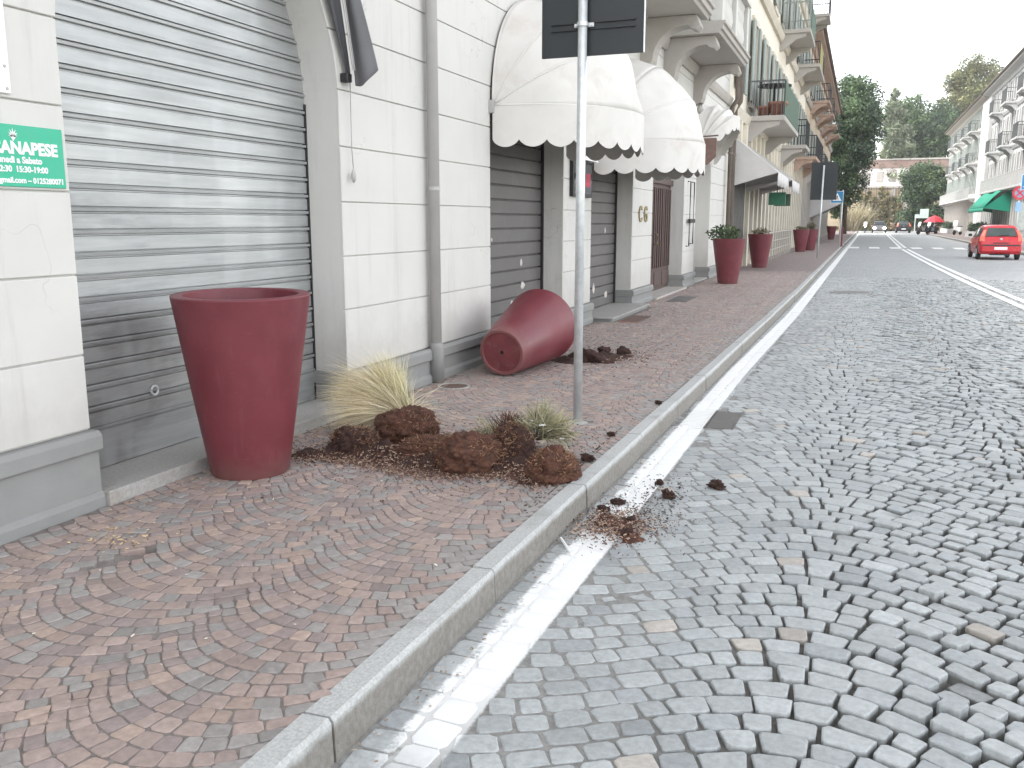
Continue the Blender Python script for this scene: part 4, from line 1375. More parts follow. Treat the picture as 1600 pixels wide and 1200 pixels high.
slope_awning('nearer of two grey cloth awnings below the balcony with flower pots', 'grey cloth awnings', WX, 1, 24.95, 28.4, 3.75, 2.75, 1.25, 0.36, GREYCLOTH)
slope_awning('farther of two grey cloth awnings below the balcony with flower pots', 'grey cloth awnings', WX, 1, 28.6, 32.0, 3.75, 2.70, 1.35, 0.36, GREYCLOTH)
slope_awning('light grey awning on the far end of the left pavement behind the crossing sign', None, WX, 1, 63.5, 67.5, 3.3, 2.6, 2.0, 0.95, GREYCLOTH)
slope_awning('bright green cloth awning on the right side behind the red car', None, XR_, -1, 76.5, 86.5, 3.95, 2.45, 1.9, 0.30, GREENCLOTH, bulge=0.38)
for yy, lab in ((29.2, 'left one of two green boxes hanging under the grey awnings'), (31.2, 'right one of two green boxes hanging under the grey awnings')):
    t = thing('hanging_sign', lab, 'sign', (-2.5, yy, 2.1), 'green hanging signs')
    MB().box(-2.75, -2.25, yy - 0.05, yy + 0.05, 1.98, 2.36).build('sign_box', GREENSCREEN if yy > 30 else M('green enamel', (0.03, 0.16, 0.09), 0.5), t, bevel=0.01)
    MB().tube([(-2.5, yy, 2.36), (-2.5, yy, 2.75)], 0.01, 5).build('hanger', BLACKMETAL, t)

# flower pots and plants on the green-screened balcony
def leaf_cloud(m, c, r, n, s, cols, flat=1.0):
    c = np.array(c)
    for _ in range(n):
        d = RNG.normal(size=3)
        d /= np.linalg.norm(d)
        p = c + d * np.array(r) * (RNG.random() ** 0.45)
        a = Vector(RNG.normal(size=3)).normalized()
        b = a.cross(Vector(RNG.normal(size=3))).normalized()
        l, w_ = s * RNG.uniform(0.7, 1.3), s * RNG.uniform(0.3, 0.5)
        P = Vector(p)
        g = RNG.uniform(0.75, 1.25)
        cc = cols[RNG.integers(len(cols))]
        m.add([P - a * l / 2, P + b * w_ / 2, P + a * l / 2, P - b * w_ / 2], [(0, 1, 2, 3)], (cc[0] * g, cc[1] * g, cc[2] * g))


GREENS = [(0.045, 0.075, 0.025), (0.06, 0.095, 0.035), (0.035, 0.06, 0.025)]
for yy, r, lab, xx in ((28.5, 0.20, 'nearer terracotta pot on the balcony with the green screen', -2.95), (28.4, 0.26, 'larger terracotta pot on the balcony corner with the green screen', -2.55)):
    t = thing('flower_pot', lab, 'flower pot', (xx, yy, 4.53), 'terracotta pots on the balcony')
    MB().lathe([(r * 0.7, 0), (r, r * 1.25), (r * 1.12, r * 1.25), (r * 1.12, r * 1.55), (r * 0.95, r * 1.55), (r * 0.9, r * 1.3), (0, r * 1.3)], 16, (xx, yy, 4.53)).build('pot', TERRA, t, smooth=True)
t = thing('bistro_table', 'dark round table standing on the balcony above the flower pots', 'table', (-2.8, 29.4, 4.53))
MB().lathe([(0.5, 0), (0.5, 0.04), (0.0, 0.05)], 18, (-2.75, 29.3, 5.5)).build('table_top', BLACKMETAL, t)
MB().tube([(-2.75, 29.3, 4.53), (-2.75, 29.3, 5.5)], 0.03, 6).build('leg', BLACKMETAL, t)

# white rail fence on the pavement
t = thing('rail_fence', 'low white metal fence on the pavement between the dark red planters', 'fence', (-2.95, 36, S))
for q in np.arange(30.2, 42.3, 1.0):
    MB().box(-2.98, -2.93, q - 0.025, q + 0.025, S, S + 0.95).build('post', STONETRIM, t)
for zz in (0.35, 0.65, 0.95):
    MB().box(-2.972, -2.938, 30.18, 42.3, S + zz, S + zz + 0.04).build('rail', STONETRIM, t)

#@@THINGS
# ================================================================== PLANTERS AND SPILLED PLANTS
PH, PB, PT = 0.985, 0.213, 0.362


def make_planter(label, group):
    t = thing('planter', label, 'planter', (0, 0, 0), group)
    ti = PT - 0.062
    prof = [(0.0, 0.012), (PB - 0.035, 0.012), (PB - 0.028, 0.0), (PB - 0.008, 0.0), (PB, 0.010)]
    for k in range(1, 9):
        f = k / 8
        prof.append((PB + (PT - PB) * f * (1 + 0.03 * (1 - f)), 0.01 + (PH - 0.018) * f))
    prof += [(PT - 0.003, PH - 0.003), (PT - 0.010, PH), (ti + 0.006, PH), (ti, PH - 0.006), (ti - 0.045, PH - 0.36), (0.0, PH - 0.36)]
    sh = MB().lathe(prof, 56).build('shell', POT, t, sharp=35)
    m = MB()
    n = 40
    r0, r1 = 0.017, PB - 0.034
    vs = [(r * math.cos(2 * PI * k / n), r * math.sin(2 * PI * k / n), 0.0105) for r in (r0, r1) for k in range(n)] + [(r0 * math.cos(2 * PI * k / n), r0 * math.sin(2 * PI * k / n), 0.0115) for k in range(n)]
    m.add(vs, [(k, (k + 1) % n, n + (k + 1) % n, n + k) for k in range(n)])
    m.build('base_plate', POT_IN, t, fix=False)
    MB().lathe([(0.0, 0.0112), (r0, 0.0112), (r0, 0.0108)], 16).build('drain_hole', M('dark hole', (0.006, 0.004, 0.004), 0.95), t)
    return t


GP = 'dark red tapered planters along the street'
pl = make_planter('tall empty dark red planter standing upright in front of the galvanised shutter', GP)
pl.location = (-3.10, 3.99, S + 0.002)
pl.rotation_euler = (math.radians(1.2), math.radians(0.3), 0.4)
A_ = math.atan((PT - PB) / PH)
fallen = copy_tree(pl)
fallen['label'] = 'dark red planter lying on its side with its base and drain hole showing'
fallen.matrix_world = Matrix.Translation((-2.92, 7.32, S + 0.006 + PB * math.cos(A_))) @ Matrix.Rotation(math.radians(-2), 4, 'Z') @ Matrix.Rotation(-(PI / 2 - A_), 4, 'X') @ Matrix.Rotation(0.3, 4, 'Z')
st = MB().box(-0.022, 0.022, -0.011, 0.011, 0, 0.0015)
sp = Vector((-2.80, 8.17, S + 0.62))
st.xform(Matrix.Translation((PT - 0.025, 0, 0.86)) @ Matrix.Rotation(PI / 2 - 0.15, 4, 'Y'))
lab = st.build('price_label', WHITE, fallen)
lab.location = (0, 0, 0)
lab.rotation_euler = (0, 0, math.radians(42))
for (x, y, lb) in ((-2.72, 20.4, 'nearest planted dark red planter, with a spreading green shrub, past the wooden door'),
                   (-2.80, 27.8, 'second planted dark red planter, with dry low plants, beside the white rail fence'),
                   (-2.56, 43.0, 'left one of two dark red planters close together past the white rail fence'),
                   (-2.26, 45.2, 'right one of two dark red planters close together past the white rail fence'),
                   (-2.12, 71.5, 'dark red planter under the far light grey awning at the end of the pavement'),
                   (8.35, 52.5, 'dark red planter on the right pavement behind the red car'),
                   (8.9, 51.2, 'dark red planter cut by the right edge of the photo')):
    c = copy_tree(pl)
    c['label'] = lb
    c.location = (x, y, S)
    c.rotation_euler = (0, 0, random.uniform(0, 6))
    MB().lathe([(PT - 0.07, PH - 0.06), (0.15, PH - 0.03), (0, PH - 0.02)], 20).build('soil', SOIL, c)
    if x > 8:
        c.scale = (1.15, 1.15, 1.15)


def blades(m, root, n, length, dirs, spread, width, cols, droop, seg=7, rr=0.05):
    for _ in range(n):
        d = Vector(dirs) + Vector(RNG.normal(size=3)) * spread
        d.normalize()
        p = Vector(root) + Vector((RNG.normal() * rr, RNG.normal() * rr, abs(RNG.normal()) * rr * 0.6))
        l = length * RNG.uniform(0.45, 1.08)
        c = cols[RNG.integers(len(cols))]
        g = RNG.uniform(0.75, 1.2)
        v = d.copy()
        side = d.cross(Vector(RNG.normal(size=3))).normalized()
        swirl = Vector((RNG.normal() * 0.25, RNG.normal() * 0.25, 0))
        vs, cs = [], []
        for i in range(seg + 1):
            f = i / seg
            w_ = width * (1 - 0.85 * f)
            vs += [p - side * w_, p + side * w_]
            if p.z < S + 0.012:
                v.z = max(v.z, 0.02)
            p = p + v * (l / seg)
            v = (v + Vector((0, 0, -droop)) / seg + swirl / seg).normalized()
        o = len(m.v)
        m.v += [tuple(q) for q in vs]
        m.f += [(o + 2 * i, o + 2 * i + 1, o + 2 * i + 3, o + 2 * i + 2) for i in range(seg)]
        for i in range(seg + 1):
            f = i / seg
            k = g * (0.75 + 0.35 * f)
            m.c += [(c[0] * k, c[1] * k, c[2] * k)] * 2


def clod(name, label, cat, c, r, seed, mat, group=None, sub=4, rough=0.22, rot=0.0):
    bm = bmesh.new()
    bmesh.ops.create_icosphere(bm, subdivisions=sub, radius=1.0)
    for v in bm.verts:
        p = v.co.copy()
        n = noise.fractal(p * 1.3 + Vector((seed, 0, 0)), 0.7, 2.1, 6) * rough + 0.55 * rough * abs(noise.noise(p * 5.0 + Vector((0, seed, 0)))) + 0.30 * rough * noise.noise(p * 13.0 + Vector((0, 0, seed))) + 0.16 * rough * noise.noise(p * 29.0)
        q = p * (1 + n)
        if q.z < -0.55:
            q.z = -0.55 + 0.15 * (q.z + 0.55)
        v.co = Vector((q.x * r[0], q.y * r[1], q.z * r[2]))
    bmesh.ops.rotate(bm, verts=bm.verts, cent=(0, 0, 0), matrix=Matrix.Rotation(rot, 3, 'Z'))
    me = bpy.data.meshes.new(name)
    bm.to_mesh(me)
    bm.free()
    me.polygons.foreach_set('use_smooth', [True] * len(me.polygons))
    me.materials.append(mat)
    o = bpy.data.objects.new(name, me)
    o.location = (c[0], c[1], c[2] + 0.58 * r[2])
    COL.objects.link(o)
    ORIGIN[o.name] = Vector(o.location)
    return tag(o, label, cat, group)


def fuzz(o, n, r, l, cols):
    """fine roots sticking out of a soil clump"""
    m = MB()
    for _ in range(n):
        d = RNG.normal(size=3)
        d /= np.linalg.norm(d)
        if d[2] < -0.3:
            d[2] *= -1
        a = Vector((d[0] * r[0], d[1] * r[1], d[2] * r[2])) * RNG.uniform(0.95, 1.12)
        t = (Vector(RNG.normal(size=3)) + Vector(d) * 0.8).normalized() * l * RNG.uniform(0.4, 1.3)
        s_ = t.cross(Vector(RNG.normal(size=3))).normalized() * 0.0013
        c = cols[RNG.integers(len(cols))]
        m.add([a - s_, a + s_, a + t + s_ * 0.4 + Vector((0, 0, -0.004)), a + t - s_ * 0.4], [(0, 1, 2, 3)], c)
    f = m.build('fine_roots', STRAW, o, fix=False)
    f.location = (0, 0, 0)
    tag(f, kind='stuff')


RC = [(0.26, 0.13, 0.07), (0.16, 0.075, 0.04), (0.09, 0.045, 0.03), (0.36, 0.21, 0.12)]
GB = 'root balls knocked out of the planters'
balls = [('large root ball of reddish soil at the foot of the blond grass tuft', (-2.60, 4.93), (0.20, 0.16, 0.125), 3.3, ROOTS, 0.2),
         ('dark low soil clump between the standing planter and the grass tuft', (-2.78, 4.57), (0.145, 0.12, 0.09), 9.1, SOIL, 0.8),
         ('broad dark soil clump in the middle of the spill', (-2.00, 4.50), (0.20, 0.15, 0.115), 5.7, ROOTS, 1.2),
         ('upright dark soil clump in front of the silvery shrub', (-1.80, 4.68), (0.115, 0.11, 0.14), 1.9, SOIL, 0.4),
         ('fibrous brown root ball nearest the kerb', (-1.47, 4.42), (0.125, 0.11, 0.105), 7.4, ROOTS, 0.9),
         ('low crumbling soil clump between the large root ball and the broad clump', (-2.32, 4.62), (0.16, 0.12, 0.07), 4.2, ROOTS, 0.5),
         ('small dark soil clump under the tuft of dead twigs', (-1.92, 4.90), (0.09, 0.08, 0.09), 2.6, SOIL, 0.1)]
for lb, (x, y), r, sd, mt, ro in balls:
    o = clod('root_ball', lb, 'soil clump', (x, y, S), r, sd, mt, GB, rough=0.30, rot=ro, sub=5)
    fuzz(o, 900, r, 0.022, RC)

# loose soil: a low uneven heap built as a height field
BL = [(-3.0, 4.40, 0.14, 0.03), (-2.83, 4.46, 0.16, 0.045), (-2.62, 4.55, 0.18, 0.06), (-2.40, 4.62, 0.20, 0.055), (-2.2, 4.72, 0.2, 0.05), (-2.0, 4.55, 0.22, 0.065), (-1.78, 4.58, 0.2, 0.06), (-2.25, 4.50, 0.18, 0.05), (-2.5, 4.50, 0.16, 0.04), (-1.55, 4.35, 0.12, 0.03),
      (-1.6, 4.52, 0.15, 0.045), (-1.42, 4.46, 0.10, 0.03), (-2.3, 5.0, 0.22, 0.03), (-1.95, 4.95, 0.18, 0.035), (-2.1, 4.45, 0.13, 0.03), (-1.5, 4.66, 0.12, 0.02)]


def heap(name, blobs, box, step, thr, base, mat, hz=1.0, sd=0.0):
    x0, x1, y0, y1 = box
    nx, ny = int((x1 - x0) / step), int((y1 - y0) / step)
    H = np.zeros((nx + 1, ny + 1))
    for i in range(nx + 1):
        for j in range(ny + 1):
            x, y = x0 + i * step, y0 + j * step
            h = sum(a * math.exp(-((x - bx) ** 2 + (y - by) ** 2) / (0.5 * r * r)) for bx, by, r, a in blobs)
            n = noise.fractal(Vector((x * 9 + sd, y * 9, 0.3)), 0.8, 2.0, 5)
            H[i, j] = h * (0.8 + 0.7 * n) * hz - thr - 0.006 + 0.009 * noise.noise(Vector((x * 40, y * 40, sd)))
    idx, m = {}, MB()

    def vid(i, j):
        if (i, j) not in idx:
            idx[(i, j)] = len(m.v)
            m.v.append((x0 + i * step, y0 + j * step, base + max(H[i, j], -0.004)))
        return idx[(i, j)]
    for i in range(nx):
        for j in range(ny):
            if max(H[i, j], H[i + 1, j], H[i, j + 1], H[i + 1, j + 1]) > 0:
                m.f.append((vid(i, j), vid(i + 1, j), vid(i + 1, j + 1), vid(i, j + 1)))
    o = m.build(name, mat, smooth=True, fix=False)
    return tag(o, kind='stuff')


heap('spilled_soil', BL, (-3.25, -1.36, 4.1, 5.45), 0.0125, 0.004, S, SOIL)
heap('spilled_soil', [(-2.62, 8.45, 0.2, 0.09), (-2.42, 8.62, 0.20, 0.08), (-2.28, 8.75, 0.16, 0.06), (-2.2, 8.95, 0.16, 0.03), (-2.45, 8.9, 0.16, 0.035), (-2.56, 8.5, 0.12, 0.05), (-2.25, 8.45, 0.08, 0.04)], (-2.9, -1.9, 8.2, 9.4), 0.018, 0.005, S, SOIL, sd=4.0)
heap('spilled_soil', [(-1.10, 4.22, 0.11, 0.022), (-1.02, 4.10, 0.10, 0.026), (-0.93, 4.02, 0.08, 0.02), (-1.17, 4.32, 0.07, 0.015)], (-1.3, -0.75, 3.85, 4.5), 0.0125, 0.004, 0.0, ROOTS, sd=8.0)


def chips(name, n, sample, size, cols, base):
    m = MB()
    for _ in range(n):
        x, y, z = sample()
        a = RNG.uniform(0, PI)
        l, w_ = size * RNG.uniform(0.5, 1.5), size * RNG.uniform(0.2, 0.5)
        d = Vector((math.cos(a), math.sin(a), RNG.normal() * 0.25)).normalized()
        s_ = Vector((-math.sin(a), math.cos(a), RNG.normal() * 0.3)).normalized()
        p = Vector((x, y, base + z + 0.004))
        g = RNG.uniform(0.7, 1.2)
        c = cols[RNG.integers(len(cols))]
        q = [p - d * l / 2 - s_ * w_ / 2, p + d * l / 2 - s_ * w_ / 2, p + d * l / 2 + s_ * w_ / 2, p - d * l / 2 + s_ * w_ / 2]
        up = Vector((0, 0, 0.003))
        m.add(q + [v + up for v in q], [(4, 5, 6, 7), (0, 1, 5, 4), (1, 2, 6, 5), (2, 3, 7, 6), (3, 0, 4, 7)], (c[0] * g, c[1] * g, c[2] * g))
    return tag(m.build(name, CHIP, fix=False), kind='stuff')


BARKC = [(0.36, 0.25, 0.18), (0.15, 0.065, 0.042), (0.48, 0.36, 0.27), (0.10, 0.042, 0.03), (0.05, 0.024, 0.018), (0.20, 0.095, 0.06)]


def blob_height(x, y):
    h = sum(a * math.exp(-((x - bx) ** 2 + (y - by) ** 2) / (0.5 * r * r)) for bx, by, r, a in BL)
    return max(0, h * 0.8 - 0.01)


def s_heap():
    while True:
        bx, by, r, a = BL[RNG.integers(len(BL))]
        x, y = bx + RNG.normal() * r * 0.62, by + RNG.normal() * r * 0.62
        if x < -1.40:
            return x, y, blob_height(x, y)


def s_edge():
    while True:
        t = RNG.random()
        x = -2.95 + 1.55 * t + RNG.normal() * 0.06
        y = 4.30 + 0.06 * math.sin(t * 9) + abs(RNG.normal()) * -0.03 + RNG.normal() * 0.05 + 0.1 * t
        if x < -1.40:
            return x, y, blob_height(x, y)


chips('bark_chips', 3600, s_heap, 0.011, BARKC[1:] + BARKC[3:5], S)
chips('bark_chips', 1300, s_heap, 0.010, BARKC[:3], S)
chips('bark_chips', 2400, s_edge, 0.010, BARKC, S)
chips('soil_crumbs', 3200, lambda: (min(-1.40, -2.2 + RNG.normal() * 0.5), 4.62 + RNG.normal() * 0.30, 0.0), 0.007, [(0.06, 0.03, 0.02), (0.09, 0.045, 0.03), (0.13, 0.07, 0.045)], S)
chips('soil_crumbs', 700, lambda: (-1.03 + RNG.normal() * 0.14, 4.2 + RNG.normal() * 0.2, 0.004), 0.007, [(0.06, 0.03, 0.02), (0.10, 0.05, 0.03)], 0.0)
chips('bark_chips', 1300, lambda: (-1.05 + RNG.normal() * 0.10, 4.15 + RNG.normal() * 0.11, 0.012), 0.011, BARKC, 0.0)
chips('bark_chips', 700, lambda: (-2.35 + RNG.normal() * 0.20, 8.75 + RNG.normal() * 0.22, 0.012), 0.016, BARKC[1:], S)
DK = [(0.035, 0.022, 0.016), (0.05, 0.03, 0.02)]
chips('soil_crumbs', 420, lambda: (min(-1.42, -1.9 + RNG.normal() * 0.45), 5.0 + RNG.normal() * 0.5, 0.0), 0.012, DK, S)
chips('soil_crumbs', 330, lambda: (-0.98 + RNG.normal() * 0.10, 4.55 + RNG.normal() * 0.30, 0.004), 0.011, DK, 0.0)
chips('soil_crumbs', 160, lambda: (-2.3 + RNG.normal() * 0.3, 9.0 + RNG.normal() * 0.6, 0.0), 0.02, DK, S)
chips('fallen_petals', 200, lambda: (RNG.uniform(-3.3, -1.5), RNG.uniform(2.0, 11), 0.0), 0.010, [(0.6, 0.52, 0.44), (0.62, 0.58, 0.52)], S)
chips('fallen_petals', 70, lambda: (-2.95 + RNG.normal() * 0.1, 2.85 + RNG.normal() * 0.08, 0.0), 0.013, [(0.45, 0.34, 0.2), (0.55, 0.42, 0.26)], S)
chips('fallen_petals', 240, lambda: (-3.30 + abs(RNG.normal()) * 0.06, RNG.uniform(3.1, 9.0), 0.0), 0.012, [(0.36, 0.26, 0.15), (0.45, 0.34, 0.22), (0.2, 0.13, 0.08)], S)
chips('fallen_petals', 160, lambda: ((lambda y: (kerb_x(y) + 0.02 + abs(RNG.normal()) * 0.05, y, 0.0))(RNG.uniform(1.8, 6.5))), 0.010, [(0.5, 0.42, 0.34), (0.3, 0.2, 0.13)], 0.0)

for k, (x, y, r, lb) in enumerate(((-2.50, 8.55, 0.07, 'dark clod in the soil at the mouth of the fallen planter'), (-2.36, 8.42, 0.06, 'dark clod just right of the pole beside the fallen planter'), (-2.22, 8.95, 0.055, 'far dark clod of the soil spilled from the fallen planter'), (-2.42, 8.95, 0.05, 'dark clod behind the mouth of the fallen planter'))):
    clod('soil_clod', lb, 'soil clod', (x, y, S + 0.02), (r * 1.2, r, r * 0.8), x * 7 + y, SOIL, 'clods by the fallen planter', sub=3, rough=0.5)

# small dark clods thrown onto the road and the pavement edge
for (x, y, r, lb) in ((-0.68, 5.01, 0.042, 'farthest out dark clod, alone on the grey cobbles right of the white line'), (-0.90, 4.74, 0.040, 'dark clod on the cobbles just right of the white line'),
                      (-1.0, 4.25, 0.032, 'dark clod on top of the bark spill on the white line'), (-0.97, 4.07, 0.034, 'dark clod at the road end of the bark spill'), (-1.13, 4.52, 0.034, 'dark clod on the road at the foot of the kerb'),
                      (-1.17, 4.38, 0.03, 'reddish clod on the road beside the kerb above the bark spill'), (-1.0, 4.97, 0.026, 'small dark clod on the white line behind the bark spill'), (-1.40, 4.86, 0.038, 'dark clod on the pavement edge behind the nearest root ball'),
                      (-1.36, 6.62, 0.028, 'dark clod alone on the pavement right of the pole'), (-1.43, 5.5, 0.026, 'small dark clod on the kerb right of the silvery shrub')):
    on_walk = x < kerb_x(y) - 0.02
    clod('soil_clod', lb, 'soil clod', (x, y, S + 0.004 if on_walk else 0.004), (r * 0.92, r * 0.72, r * 0.5), x * 9 + y, SOIL, 'dark clods thrown clear of the spill', sub=4, rough=0.85, rot=x * 5)

# blond feather grass and silvery shrub
t = thing('grass_tuft', 'blond feather grass tuft uprooted beside the standing planter, leaning to the wall', 'grass', (-2.72, 5.28, S))
m = MB()
SC_ = [(0.84, 0.72, 0.48), (0.78, 0.66, 0.42), (0.86, 0.78, 0.60), (0.68, 0.59, 0.37)]
GC_ = [(0.56, 0.54, 0.30), (0.60, 0.56, 0.33), (0.68, 0.62, 0.40)]
root = (-2.76, 5.16, S + 0.09)
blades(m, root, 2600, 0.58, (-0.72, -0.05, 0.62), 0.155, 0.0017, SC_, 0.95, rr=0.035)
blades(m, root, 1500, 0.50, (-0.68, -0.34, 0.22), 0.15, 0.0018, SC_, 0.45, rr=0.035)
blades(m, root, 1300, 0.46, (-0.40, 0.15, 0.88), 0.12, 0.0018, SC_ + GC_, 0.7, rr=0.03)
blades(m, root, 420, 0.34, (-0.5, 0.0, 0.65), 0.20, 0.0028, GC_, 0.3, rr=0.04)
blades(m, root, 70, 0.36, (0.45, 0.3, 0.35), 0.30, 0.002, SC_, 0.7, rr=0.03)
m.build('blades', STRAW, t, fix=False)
t = thing('silvery_shrub', 'small grey green shrub with white flowers lying at the foot of the pole', 'shrub', (-1.68, 4.92, S))
m = MB()
SV = [(0.36, 0.35, 0.20), (0.44, 0.41, 0.26), (0.27, 0.27, 0.16), (0.50, 0.45, 0.30)]
for k in range(70):
    d = Vector((RNG.normal() * 0.6 + 0.35, RNG.normal() * 0.5 + 0.1, abs(RNG.normal()) * 0.55)).normalized()
    blades(m, Vector((-1.72, 4.90, S + 0.10)) + d * RNG.uniform(0.02, 0.16), 16, 0.13, d, 0.45, 0.0026, SV, 0.3, seg=3, rr=0.02)
m.build('leaves', STRAW, t, fix=False)
m = MB()
for k in range(16):
    d = Vector((RNG.normal() * 0.5 + 0.3, RNG.normal() * 0.4, abs(RNG.normal()) * 0.5 + 0.1)).normalized()
    p0 = Vector((-1.72, 4.88, S + 0.09))
    m.tube([p0, p0 + d * 0.10, p0 + d * 0.22 + Vector((0, 0, -0.01))], [0.004, 0.003, 0.002], 5)
m.build('stems', BARK, t)
for x, y, z, r in ((-1.66, 4.80, S + 0.20, 0.026), (-1.55, 4.84, S + 0.12, 0.018), (-1.74, 4.84, S + 0.21, 0.012)):
    f = MB()
    for k in range(7):
        a = k * 2 * PI / 7
        c, s_ = math.cos(a), math.sin(a)
        f.add([(x, y, z), (x + r * 0.6 * c - r * 0.35 * s_, y + r * 0.6 * s_ + r * 0.35 * c, z + 0.006), (x + r * c, y + r * s_, z + 0.002), (x + r * 0.6 * c + r * 0.35 * s_, y + r * 0.6 * s_ - r * 0.35 * c, z + 0.006)], [(0, 1, 2, 3)])
    f.build('flower', WHITE, t, fix=False)
# tuft of dead reddish twigs on the middle clump, grey shrub lying behind it
t = thing('dead_twigs', 'little reddish tuft of dead twigs on the soil in front of the silvery shrub', 'twigs', (-1.86, 4.95, S))
m = MB()
for _ in range(120):
    p = Vector((-1.90 + RNG.normal() * 0.03, 4.86 + RNG.normal() * 0.03, S + 0.12))
    d = Vector((RNG.normal() * 0.5, RNG.normal() * 0.4, 1)).normalized()
    m.tube([p, p + d * 0.06, p + d * 0.13 + Vector((RNG.normal() * 0.02, RNG.normal() * 0.02, 0))], [0.0022, 0.0018, 0.001], 4, False)
m.build('twigs', ROOTS, t, fix=False)
t = thing('grey_herb', 'flattened pale grey green herb on the soil behind the broad dark clump', 'plant', (-2.08, 5.15, S))
m = MB()
for k in range(40):
    d = Vector((RNG.normal() * 0.6, RNG.normal() * 0.5 + 0.1, abs(RNG.normal()) * 0.3 + 0.1)).normalized()
    blades(m, Vector((-2.04, 4.98, S + 0.05)) + d * RNG.uniform(0.02, 0.12), 9, 0.10, d, 0.45, 0.0024, SV, 0.3, seg=3, rr=0.02)
m.build('leaves', STRAW, t, fix=False)

# shrubs in the planters along the street
for (x, y, r, n, s, lb, cols, off) in ((-2.72, 20.4, (0.38, 0.36, 0.20), 420, 0.10, 'spreading green shrub growing in the nearest planted dark red planter', GREENS + [(0.10, 0.14, 0.05)], (-0.12, -0.05)),
                                     (-2.80, 27.8, (0.28, 0.28, 0.12), 200, 0.09, 'low dry plant with pale flowers in the second planted planter', [(0.16, 0.13, 0.06), (0.09, 0.10, 0.04), (0.4, 0.33, 0.26)], (0, 0)),
                                     (-2.56, 43.0, (0.28, 0.28, 0.10), 120, 0.10, 'low dry plant in the left planter of the close pair', [(0.14, 0.11, 0.06), (0.09, 0.10, 0.04)], (0, 0)),
                                     (-2.26, 45.2, (0.25, 0.25, 0.22), 160, 0.11, 'taller dry plant in the right planter of the close pair', [(0.14, 0.11, 0.06), (0.10, 0.10, 0.05)], (0, 0)),
                                     (8.35, 52.5, (0.4, 0.4, 0.3), 250, 0.13, 'leafy shrub in the planter behind the red car', GREENS, (0, 0)),
                                     (8.9, 51.2, (0.4, 0.4, 0.3), 250, 0.13, 'leafy shrub in the planter at the right edge', GREENS, (0, 0))):
    t = thing('shrub', lb, 'shrub', (x, y, S + PH - 0.05), 'plants in the dark red planters')
    m = MB()
    leaf_cloud(m, (x + off[0], y + off[1], S + PH + r[2] * 0.55), r, n, s, cols)
    m.build('leaves', LEAF, t, fix=False)
    m = MB()
    for k in range(7):
        a = k * 0.9
        m.tube([(x, y, S + PH - 0.06), (x + off[0] * 0.5 + 0.4 * r[0] * math.cos(a), y + 0.4 * r[1] * math.sin(a), S + PH + 0.4 * r[2]), (x + off[0] + 0.8 * r[0] * math.cos(a), y + 0.8 * r[1] * math.sin(a), S + PH + r[2])], [0.012, 0.008, 0.004], 5)
    m.build('stems', BARK, t)

# ================================================================== SIGNS AND STREET FURNITURE
t = thing('sign_post', 'galvanised sign pole on the pavement with the dark back of a large sign', 'street sign', (-1.75, 5.80, S))
MB().tube([(-1.75, 5.80, S - 0.02), (-1.75, 5.80, 3.42)], 0.0300, 20).build('pole', GALV_POLE, t, smooth=True)
MB().lathe([(0.075, 0), (0.06, 0.006), (0.032, 0.010)], 16, (-1.75, 5.80, S - 0.002)).build('base_collar', GRANITE, t)
sg = MB().box(-2.035, -1.365, 5.862, 5.866, 2.55, 3.45).build('sign_panel', SIGNBACK, t, bevel=0.001, segs=1)
MB().box(-2.033, -1.367, 5.8665, 5.868, 2.552, 3.448).build('sign_face', WHITE, sg)
MB().box(-1.364, -1.358, 5.850, 5.868, 2.551, 3.449).build('sign_rim', GALV_POLE, sg)
MB().box(-2.042, -2.036, 5.850, 5.868, 2.551, 3.449).build('sign_rim', SIGNBACK, sg)
for zc in (2.735, 3.25):
    MB().box(-1.98, -1.42, 5.846, 5.8618, zc - 0.024, zc - 0.016).build('stiffener', SIGNBACK, sg)
    MB().box(-1.98, -1.42, 5.846, 5.8618, zc + 0.016, zc + 0.024).build('stiffener', SIGNBACK, sg)
    m = MB().lathe([(0.031, -0.016), (0.036, -0.014), (0.036, 0.014), (0.031, 0.016)], 18, (-1.75, 5.80, zc))
    m.box(-1.815, -1.685, 5.828, 5.8455, zc - 0.013, zc + 0.013)
    m.build('clamp', GALV_POLE, t, bevel=0.002, segs=1)
    for xx in (-1.80, -1.70):
        MB().tube([(xx, 5.815, zc), (xx, 5.83, zc)], 0.009, 6).build('bolt', GALV_POLE, t)
t = thing('sign_post', 'far sign pole with a dark sign back at the pavement edge beyond the planters', 'street sign', (-1.53, 36.4, S))
MB().tube([(-1.53, 36.4, S), (-1.48, 36.4, 3.55)], 0.035, 10).build('pole', GALV_POLE, t, smooth=True)
sg = MB().box(-1.92, -0.98, 36.45, 36.458, 2.28, 3.66).build('sign_panel', SIGNBACK, t)
MB().box(-1.91, -0.99, 36.459, 36.463, 2.29, 3.65).build('sign_face', WHITE, sg)
for zc in (2.6, 3.3):
    MB().box(-1.8, -1.1, 36.43, 36.449, zc - 0.02, zc + 0.02).build('stiffener', SIGNBACK, sg)


